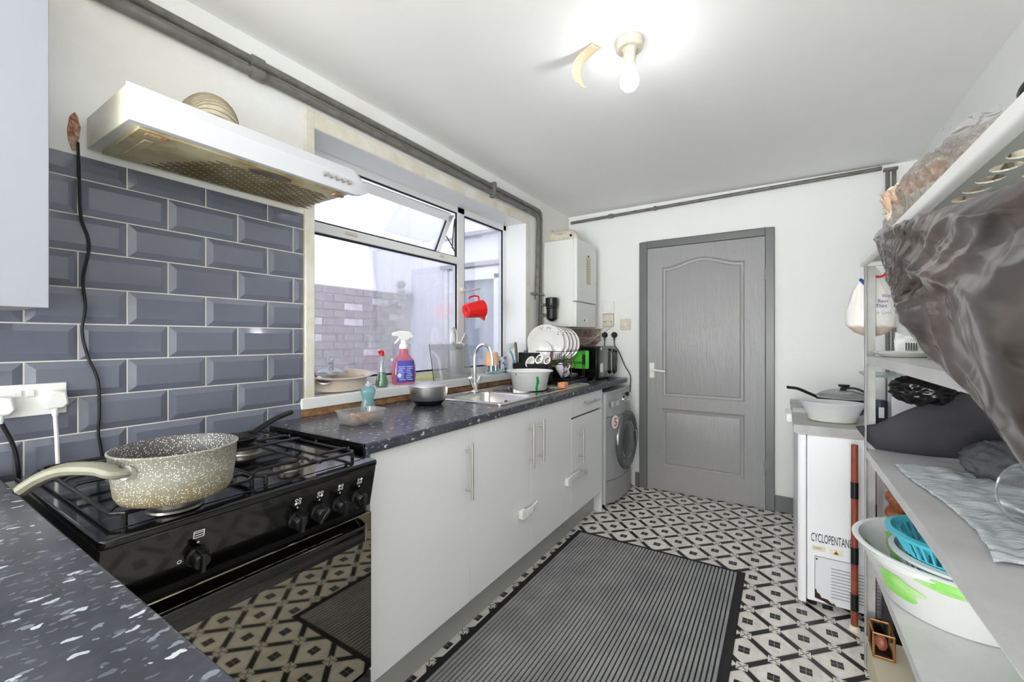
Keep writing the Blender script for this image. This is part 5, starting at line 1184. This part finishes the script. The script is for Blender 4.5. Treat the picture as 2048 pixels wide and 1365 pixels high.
# big black bin bag draped from the top shelf
def interp(tab, x):
    if x <= tab[0][0]: return tab[0][1]
    for (a, p), (b, q) in zip(tab, tab[1:]):
        if x <= b:
            t = (x-a)/(b-a); return p+(q-p)*t
    return tab[-1][1]
top_t = [(.40, 1.40), (.746, 1.438), (.938, 1.464), (1.062, 1.484), (1.234, 1.512), (1.485, 1.546), (1.60, 1.566), (1.70, 1.560)]
bot_t = [(.40, 1.03), (.746, 1.124), (.811, 1.138), (.897, 1.165), (1.008, 1.190), (1.158, 1.226), (1.371, 1.300), (1.425, 1.350), (1.584, 1.465), (1.66, 1.535), (1.70, 1.553)]
def ridge(x): return 1-2*abs(x)
def bagfn(u, v):
    y = 1.70-1.30*v; zt, zb = interp(top_t, y), interp(bot_t, y); s_ = v
    a = 2*PI*u; zc, hz = (zt+zb)/2, (zt-zb)/2; q_ = max(0, min(1, (s_-.40)/.5)); bulge = .008+.030*q_*q_*(3-2*q_)
    ca, sa = math.cos(a), math.sin(a); z = zc+hz*sa
    if ca > 0: x = .243-bulge*(ca**.7)*(.58-.48*sa)
    else: x = .243-.010*ca
    # long folds fanning out from two pinch points
    f = 0
    for (py_, pz_, am, fr) in ((1.70, 1.56, .017, 3.2), (1.40, 1.31, .015, 2.6)):
        ang = math.atan2(z-pz_, py_-y); d = math.hypot(z-pz_, py_-y)
        f += am*ridge(noise.noise(Vector((ang*fr*1.6, d*1.1, am*90))))*min(1, d*5)+am*.4*ridge(noise.noise(Vector((ang*fr*4.5, d*2.5, 3+am*90))))*min(1, d*4)
    f += .014*noise.noise(Vector((y*5, z*5, 3))); f *= 1+.15*q_
    x -= 1.15*f*max(0, min(1, ca*1.5))*min(.85, .14+max(0, s_-.08)*1.5)
    return (x, y, z+.004*noise.noise(Vector((y*16, sa*2, 9))))
bag = MB(); bag.grid(bagfn, 120, 220, closeu=True)
t_ = NT('black_bin_liner'); n_ = t_.noise(t_.pos((1, 3, 8), rot=(.5, 0, 0)), 1.6, 2, .5, .6); n2 = t_.noise(t_.pos(), 3.4, 3)
t_.l(t_.mix(t_.ramp(n2, [(.36, BW[0]), (.65, BW[1])]), rgb(24, 22, 22), rgb(76, 57, 46)), t_.p.inputs['Base Color']); t_.p.inputs['Roughness'].default_value = .2; t_.p.inputs['Specular IOR Level'].default_value = .75
t_.bump(n_, .35, .02); m_bag = t_.m
b_ = bag.build('bin_bag', m_bag, angle=180); tag(b_, 'big shiny black bin bag hanging along the top of the rack', 'bag')

# egg trays, film and a dark pan on top of the rack
def traymesh():
    N = 6; S = 7; p_ = .046
    def fn(u, v):
        x = u*N; y = v*N; hx = abs(math.sin(PI*x)); hy = abs(math.sin(PI*y)); h_ = .046*(1-(hx*hy)**.7)
        h_ += .006*(1 if (hx < .15 and hy < .15) else 0)
        return ((x-N/2)*p_, (y-N/2)*p_, h_)
    return MB().grid(fn, N*S+1, N*S+1)
m_pulp = M('brown_pulp_carton', (214, 176, 146), .9, c2=(232, 206, 178), vscale=9, bump=.3, bscale=200)
m_pulp2 = M('cream_pulp_carton', (240, 230, 212), .9, c2=(224, 206, 180), vscale=9, bump=.3, bscale=200)
tr0 = traymesh().build('egg_tray', m_pulp, solid=.002)
lbs = ['lowest cream egg tray in the stack on top of rack', 'second cream egg tray from the bottom of the stack', 'third egg tray up in the stack on the rack', 'fourth egg tray up, brown, in the stack on the rack', 'topmost brown egg tray under the plastic film']
tc0 = Vector((.440, 1.635, T1+.008)); tms = []
for i in range(5):
    o = tr0 if i == 4 else tr0.copy()
    if i < 4: col.objects.link(o)
    if i in (0, 1, 2):
        o.data = tr0.data.copy(); o.data.materials.clear(); o.data.materials.append(m_pulp2)
    o.matrix_world = Matrix.Translation(tc0+Vector((-.004*i, -.003*i, i*.021))) @ Matrix.Rotation(math.radians(14+3*(i % 2)), 4, 'Z') @ Matrix.Rotation(math.radians(-3), 4, 'Y'); tms.append(o.matrix_world.copy())
    tag(o, lbs[i], 'egg tray', 'egg trays on top of the rack')
eggs = [(-2.5, 2.5), (-2.5, 1.5), (-1.5, 2.5), (-2.5, -.5), (-1.5, .5), (-2.5, -1.5), (-2.5, -2.5), (-1.5, -2.5)]
eg0 = MB().lathe([(.001, -.026), (.012, -.0235), (.019, -.014), (.0215, -.002), (.019, .012), (.012, .023), (.001, .029)], (0, 0, 0), 18).build('egg', M('cream_eggshell', (240, 230, 208), .5))
for i, (a, b) in enumerate(eggs):
    o = eg0 if i == 0 else eg0.copy()
    if i: col.objects.link(o)
    o.matrix_world = tms[4] @ Matrix.Translation((a*.046, b*.046, .036)); tag(o, 'cream egg in the top tray of the stack', 'egg', 'eggs in the top tray')
# second, torn stack of cream trays nearer the camera
lb2 = ['lower torn cream egg tray nearest the camera', 'middle torn cream egg tray nearest the camera', 'upper torn cream egg tray nearest the camera']
for i in range(3):
    o = tr0.copy(); col.objects.link(o); o.data = bpy.data.objects['egg_tray.001'].data if 'egg_tray.001' in bpy.data.objects else tr0.data
    o.matrix_world = Matrix.Translation(Vector((.470, 1.285, T1+.010+i*.024))) @ Matrix.Rotation(math.radians(-9+5*i), 4, 'Z') @ Matrix.Rotation(math.radians(5), 4, 'X'); tag(o, lb2[i], 'egg tray', 'egg trays on top of the rack')
def filmfn(u, v):
    y = 1.02+.86*v
    a = -PI*.08+PI*.86*u; hh_ = interp([(1.02, .03), (1.12, .09), (1.30, .125), (1.50, .165), (1.62, .160), (1.74, .14), (1.80, .07), (1.88, .02)], y)
    n = noise.noise(Vector((u*5, y*9, 5))); n2 = noise.noise(Vector((u*14, y*26, 8))); n3 = ridge(noise.noise(Vector((u*9, y*15, 2))))
    k = 1+.10*n+.06*n2+.08*n3
    x = .47-.19*k*abs(math.cos(a))**.6*(1 if math.cos(a) > 0 else -1); z = T1+.008+hh_*k*max(0, math.sin(a))**.6
    return (x+.006*n2, y+.012*n, z)
tag(MB().grid(filmfn, 60, 110).build('plastic_film', m_film, angle=180), 'crumpled clear plastic film thrown over the egg trays', 'film')
def film2(u, v):
    a = (u-.5)*2; b = v; x = .345+.03*a+.02*noise.noise(Vector((u*4, v*4, 1))); y = 1.30-.10*a*(1-.6*b)+.02*noise.noise(Vector((u*5, v*3, 4))); return (x, y+.02*b, 1.66+.075*b+.015*noise.noise(Vector((u*6, v*6, 2))))
tag(MB().grid(film2, 20, 16).build('bag_corner', m_film, angle=180), 'upright corner of clear plastic bag above the egg trays', 'film')
dk = thing('round_pan', 'dark rimmed round pan on top of the rack near the picture edge', 'pan', (.435, .87, T1+.004)); c = Vector((.435, .87, T1+.008))
MB().lathe([(.001, 0), (.13, 0), (.145, .03), (.150, .032), (.146, .034), (.129, .003), (.001, .003)], c, 44).build('pan_body', m_steel, dk)
MB().tube([c+Vector((.150*math.cos(a), .150*math.sin(a), .034)) for a in [2*PI*i/48 for i in range(48)]], .005, 8, closed=True).build('rim_ring', m_black_pl, dk)

# carrier bag on the far post
def carfn(u, v):
    a = 2*PI*u; z = 1.535-.275*v
    w_ = interp([(0, .012), (.12, .030), (.35, .062), (.62, .082), (.85, .080), (.96, .05), (1, .005)], v)
    d = w_*.62*(1+.16*noise.noise(Vector((math.cos(a)*1.6, math.sin(a)*1.6, v*4)))); f = .006*noise.noise(Vector((math.cos(a)*5, math.sin(a)*5, v*3)))
    return (.302+(w_+f)*math.cos(a)*.98-.004*v, 2.205+(d+f)*math.sin(a), z+.006*noise.noise(Vector((a, v*5, 1))))
cb = thing('carrier_bag', 'white printed carrier bag hanging behind the rack post', 'carrier bag', (.30, 2.20, 1.26))
t_ = NT('white_carrier_plastic'); t_.p.inputs['Base Color'].default_value = rgb(236, 234, 228); t_.p.inputs['Roughness'].default_value = .35
sp_ = t_.n('ShaderNodeSeparateXYZ'); tc_ = t_.n('ShaderNodeTexCoord'); t_.l(tc_.outputs['Object'], sp_.inputs[0])
lo = t_.ramp(t_.math('ADD', t_.math('MULTIPLY', t_.math('SUBTRACT', 1.305, sp_.outputs[2]), 30), t_.math('MULTIPLY', t_.noise(t_.pos(), 18), .8)), [(.4, BW[0]), (.7, (.75,)*3+(1,))])
t_.l(t_.mix(lo, rgb(236, 234, 228), rgb(188, 160, 140)), t_.p.inputs['Base Color'])
MB().grid(carfn, 48, 40, closeu=True).build('bag_body', t_.m, cb, angle=180)
m_bprint = M('blue_bag_print', (52, 66, 150), .5)
for i, (s_, z, x0) in enumerate((('Wes', 1.408, .322), ('Reus', 1.389, .310), ('Thirt', 1.370, .305), ('Cir Loca', 1.345, .296))):
    text('lettering', s_, m_bprint if i < 3 else M('pale_blue_print', (160, 168, 200), .5), cb, (x0, 2.1455-.0006*i-.002, z), .019, (1, .0, .0), (0, 0, 1), sx=.85, thick=.0003)
MB().tube([(.262, 2.170, 1.485), (.272, 2.150, 1.466)], .006, 6).build('blue_print', m_bprint, cb)
MB().tube(arcpath((.300, 2.168, 1.497), (.325, 2.150, 1.480), (.340, 2.165, 1.505)), .005, 6).build('red_print', M('red_bag_print', (214, 60, 56), .5), cb)
MB().tube([(.290, 2.205, 1.53), (.285, 2.150, 1.555), (.290, 2.142, 1.592)], .008, 8).build('bag_handle', m_white_pl, cb)
pk = tag(MB().grid(lambda u, v: (.355+.075*u, 2.10+.02*math.sin(v*3)+.012*noise.noise(Vector((u*4, v*4, 1))), S2+.004+.085*v*(1-.35*u)), 12, 12).build('white_packet', M('white_packet_film', (236, 236, 234), .4), solid=.004), 'small white packet with dark bars beside the carrier bag', 'packet')
for i in range(5): MB().box(.382+i*.007, .385+i*.007, 2.090, 2.096, S2+.022, S2+.05).build('bar_print', M('dark_bar_print', (60, 70, 60), .5) if i == 0 else bpy.data.materials['dark_bar_print'], pk)
# on the second shelf
tag(MB().lathe([(.001, 0), (.065, 0), (.070, .003), (.098, .016), (.101, .018), (.097, .019), (.066, .005), (.001, .004)], (.368, 2.01, S2+.001), 44).build('white_dish', m_china), 'flat white dish on the upper rack shelf by the post', 'dish')
jr = thing('sauce_tub', 'small clear tub of red sauce with a green rim on the upper shelf', 'tub', (.405, 1.80, S2))
MB().lathe([(.001, .001), (.026, .001), (.031, .048)], (.405, 1.80, S2), 24, caps=False).build('tub_body', m_milky, jr, solid=.001)
MB().lathe([(.001, .002), (.0255, .002), (.0265, .016), (.001, .017)], (.405, 1.80, S2), 24).build('sauce', M('red_brown_sauce', (120, 48, 32), .4), jr)
MB().lathe([(.031, .046), (.035, .048), (.035, .055), (.031, .056)], (.405, 1.80, S2), 24, caps=False).build('rim', M('green_rim', (60, 150, 116), .4), jr)
# third shelf
def slabfn(x, z): return x
sb_ = MB(); pts = [(.243, .905), (.300, .925), (.375, .985), (.470, 1.045), (.560, 1.090), (.612, 1.105), (.628, 1.06), (.630, .860), (.560, .836), (.45, .829), (.36, .829), (.300, .829), (.272, .860)]
sl2 = []
for k, (x, z) in enumerate(pts): pass
def slab(y_of, th):
    n = len(pts); c = (sum(p[0] for p in pts)/n, sum(p[1] for p in pts)/n); vs = []; rings = [1.0, .8, .55, .3]
    for side in (0, 1):
        for r in rings:
            for x, z in pts:
                X = c[0]+(x-c[0])*r; Z = c[1]+(z-c[1])*r; bl_ = th*(1-r**3)*.5 if side == 0 else -th*(1-r**3)*.5
                vs.append((X, y_of(X, Z)-bl_-(th*.2 if side == 0 else -th*.2), Z))
        vs.append((c[0], y_of(*c)-(th*.7 if side == 0 else -th*.7), c[1]))
    fs = []; m = len(rings)*n+1
    for s_ in (0, 1):
        o = s_*m
        for i in range(len(rings)-1):
            for k in range(n): fs.append((o+i*n+k, o+i*n+(k+1) % n, o+(i+1)*n+(k+1) % n, o+(i+1)*n+k))
        for k in range(n): fs.append((o+(len(rings)-1)*n+k, o+(len(rings)-1)*n+(k+1) % n, o+m-1))
    for k in range(n): fs.append((k, (k+1) % n, m+(k+1) % n, m+k))
    return MB().add(vs, fs)
tag(slab(lambda x, z: 2.155-(x-.243)*.30-(z-.83)*.12+.02*math.sin(x*14), .05).build('folded_bag', m_dark, bevel=.004, angle=60), 'charcoal fabric bag folded flat, leaning on the third shelf', 'bag')
def lump(c, rx, ry, rz, seed, amp=.3, n=30, freq=2.4, floor=None):
    def fn(u, v):
        a = 2*PI*u; b = -PI/2+PI*v; d = Vector((math.cos(a)*math.cos(b), math.sin(a)*math.cos(b), math.sin(b)))
        k = 1+amp*(1-2*abs(noise.noise(d*freq+Vector((seed, 0, 0)))))*.7+amp*.4*noise.noise(d*freq*3+Vector((0, seed, 0)))
        z = c[2]+d.z*rz*k
        if floor is not None: z = max(z, floor)
        return (c[0]+d.x*rx*k, c[1]+d.y*ry*k, z)
    return MB().grid(fn, n*2, n, closeu=True)
tag(lump((.405, 1.985, 1.075), .072, .06, .045, 2, .35).build('black_plastic_bag', M('shiny_black_plastic', (16, 16, 17), .25), angle=180), 'small crumpled shiny black bag tucked under the upper shelf', 'bag')
tag(lump((.55, 1.83, S3+.055), .075, .11, .055, 6, .3, floor=S3+.001).build('grey_towel', M('grey_towel_cloth', (104, 104, 106), .95, vary=.35, vscale=14, bump=.8, bscale=160), angle=180), 'scrunched dark grey towel on the third shelf', 'towel')
def clf(u, v):
    x = .335+.30*u+.02*math.sin(v*5)*(1-u); y = 1.16+.72*v+.015*math.sin(u*7)
    return (x, y, S3+.004+.008*abs(noise.noise(Vector((u*4, v*7, 2))))*2+.004*noise.noise(Vector((u*12, v*18, 5)))+.003)
t_ = NT('grey_white_tea_towel'); n_ = t_.noise(t_.pos((1, 6, 1)), 14, 5, .7, .6)
t_.l(t_.mix(t_.ramp(n_, [(.45, BW[0]), (.66, BW[1])]), rgb(214, 220, 222), rgb(140, 148, 152)), t_.p.inputs['Base Color']); t_.p.inputs['Roughness'].default_value = .9; t_.bump(t_.noise(t_.pos(), 260, 2), .5, .003)
tag(MB().grid(clf, 30, 60).build('tea_towel', t_.m, solid=.004, angle=180), 'pale grey patterned tea towel spread on the third shelf', 'towel')
tag(MB().box(.325, .375, 1.86, 1.885, S3+.001, S3+.007).build('paper_tag', m_white_pl, bevel=.001), 'small white strip on the shelf beside the tea towel', 'strip')
gbw = thing('glass_bowl', 'clear glass bowl tipped on the tea towel at the right edge', 'glass bowl', (.50, 1.45, S3+.015))
MB().lathe([(.001, 0), (.024, 0), (.047, .014), (.060, .043), (.063, .066), (.066, .068), (.062, .069)], (.505, 1.400, S3+.074), 40, (-.80, -.45, .25), caps=False).build('bowl_body', m_glass, gbw, solid=.003)
# fourth shelf: basin with colander and baskets
bsn, bbo = basin((.440, 1.745, S4+.001), .238, .165, .165, 'marbled_basin', 'large white basin marbled bright green on the lower shelf', m_whitebasin, rimw=.012, n=72)
m_lime = M('lime_green_marble', (132, 216, 84), .3, c2=(196, 232, 168), vscale=14)
for ang, z0, z1, w_, sd_ in ((-2.5, .045, .115, .55, 1), (-1.75, .120, .160, .8, 2), (-2.9, .148, .164, .5, 3), (-.95, .06, .14, .35, 6), (-1.15, .02, .06, .5, 8)):
    streak((.440, 1.745, S4+.001), .238, .165, .165, ang, z0, z1, w_, m_lime, bbo, seed=sd_, off=.002)
def strip_in(ang, w_, z0, z1, seed):
    def fn(u, v):
        z = z0+(z1-z0)*v; r = .163+(.222-.163)*min(1, z/.132)-.0022; a = ang+(u-.5)*w_*(.5+.8*math.sin(PI*(.1+.8*v)))+.1*noise.noise(Vector((v*3, seed, 0))); return (.440+r*math.cos(a), 1.745+r*math.sin(a), S4+.001+z)
    return MB().grid(fn, 7, 10).build('green_streak', m_lime, bbo)
strip_in(2.95, .30, .03, .130, 2); strip_in(2.2, .25, .04, .13, 5)
def basket(c, R0, R1, h_, name, label, mat, slots=44, rim=.012, tilt=0, lip=.010):
    c = Vector(c); t = thing(name, label, 'basket', c)
    MB().lathe([(.001, 0), (R1, 0), (R1+.004, .006), (R1+.004+(R0-R1)*.18, h_*.18)], c, 48, caps=False).build('base', mat, t, solid=.002)
    MB().lathe([(R0-.006, h_*.78), (R0-.002, h_-.004), (R0+rim, h_-lip), (R0+rim+.002, h_-.002), (R0, h_+.002), (R0-.008, h_*.78)], c, 60, caps=False).build('rim', mat, t)
    s_ = MB(); q0, q1 = R1+.004+(R0-R1)*.15, R0-.006
    for i in range(slots):
        a = 2*PI*i/slots; d = Vector((math.cos(a), math.sin(a), 0)); s_.tube([c+d*q0+Vector((0, 0, h_*.16)), c+d*q1+Vector((0, 0, h_*.80))], .0035, 5)
    s_.build('side_slat', mat, t, kind='stuff'); return t
basket((.430, 1.665, S4+.085), .150, .105, .098, 'colander', 'pale grey slotted colander nested in the marbled basin', m_palegrey)
basket((.425, 1.66, S4+.118), .132, .095, .112, 'teal_basket', 'lower teal slotted basket nested in the grey colander', m_teal)
basket((.405, 1.635, S4+.178), .138, .10, .070, 'teal_basket', 'upper teal basket on top of the stack in the basin', m_teal, slots=40)
# below the rack
cr = thing('cream_crate', 'cream plastic crate on the floor under the rack end', 'crate', (.34, 1.87, 0))
MB().box(.272, .40, 1.70, 2.09, .002, .012).box(.272, .278, 1.70, 2.09, .01, .115).box(.394, .40, 1.70, 2.09, .01, .115).box(.272, .40, 2.084, 2.09, .01, .115).box(.272, .40, 1.70, 1.706, .01, .115).box(.268, .404, 1.696, 2.094, .112, .120).build('crate_body', M('aged_cream_plastic', (214, 206, 180), .5), cr, bevel=.001)
lt_ = thing('gold_frame_lantern', 'small gold-edged frame box standing on the cream crate', 'lantern', (.31, 2.02, .12)); m_gold = M('gold_brown_metal', (176, 128, 80), .3, .7)
l = MB(); z0, z1 = .122, .205; X0, X1, Y0, Y1 = .274, .330, 1.97, 2.06
for x in (X0, X1):
    for y in (Y0, Y1): l.cyl((x, y, z0), (x, y, z1), .004, 6)
for z in (z0+.003, z1): l.tube([(X0, Y0, z), (X1, Y0, z), (X1, Y1, z), (X0, Y1, z)], .004, 6, closed=True)
l.build('frame', m_gold, lt_); MB().box(X0+.004, X1-.004, Y0+.004, Y1-.004, z0+.004, z0+.01).build('floor_plate', m_black_mt, lt_); MB().box(X0+.004, X1-.004, Y1-.006, Y1-.003, z0+.004, z1-.003).build('back_pane', m_black_gl, lt_)
tag(lump((.302, 2.018, .152), .016, .02, .024, 4, .3, 12).build('red_brown_ornament', M('red_brown_glaze', (156, 92, 74), .4), angle=180), 'red-brown ornament inside the gold frame box', 'ornament')
bk = thing('black_bin', 'tall black plastic bin under the lower rack shelf', 'bin', (.47, 1.86, 0))
MB().lathe([(.001, 0), (.058, 0), (.066, .30), (.070, .305), (.066, .307), (.056, .004), (.001, .003)], (.475, 1.88, 0), 32).build('bin_body', m_black_pl, bk)
crt = tag(MB().box(.36, .62, 2.17, 2.40, .002, .45).build('storage_crate', m_black_mt, bevel=.006), 'black storage box behind the rack below the onions', 'box')
on = MB().lathe([(.001, -.030), (.018, -.026), (.033, -.010), (.034, .006), (.024, .022), (.008, .031), (.004, .044), (.001, .045)], (0, 0, 0), 20).build('onion', M('copper_onion_skin', (184, 116, 76), .28, c2=(140, 76, 48), vscale=30))
k = 0
for lay in range(4):
    for iy in range(2):
        for ix in range(3):
            o = on if k == 0 else on.copy()
            if k: col.objects.link(o)
            k += 1; o.location = (.388+ix*.068+random.uniform(-.004, .004), 2.232+iy*.075+random.uniform(-.004, .004), .484+lay*.058); o.rotation_euler = (random.uniform(-1, 1), random.uniform(-1, 1), random.uniform(0, 6))
            tag(o, 'copper-brown onion in the pile behind the rack post', 'onion', 'onions piled behind the rack')
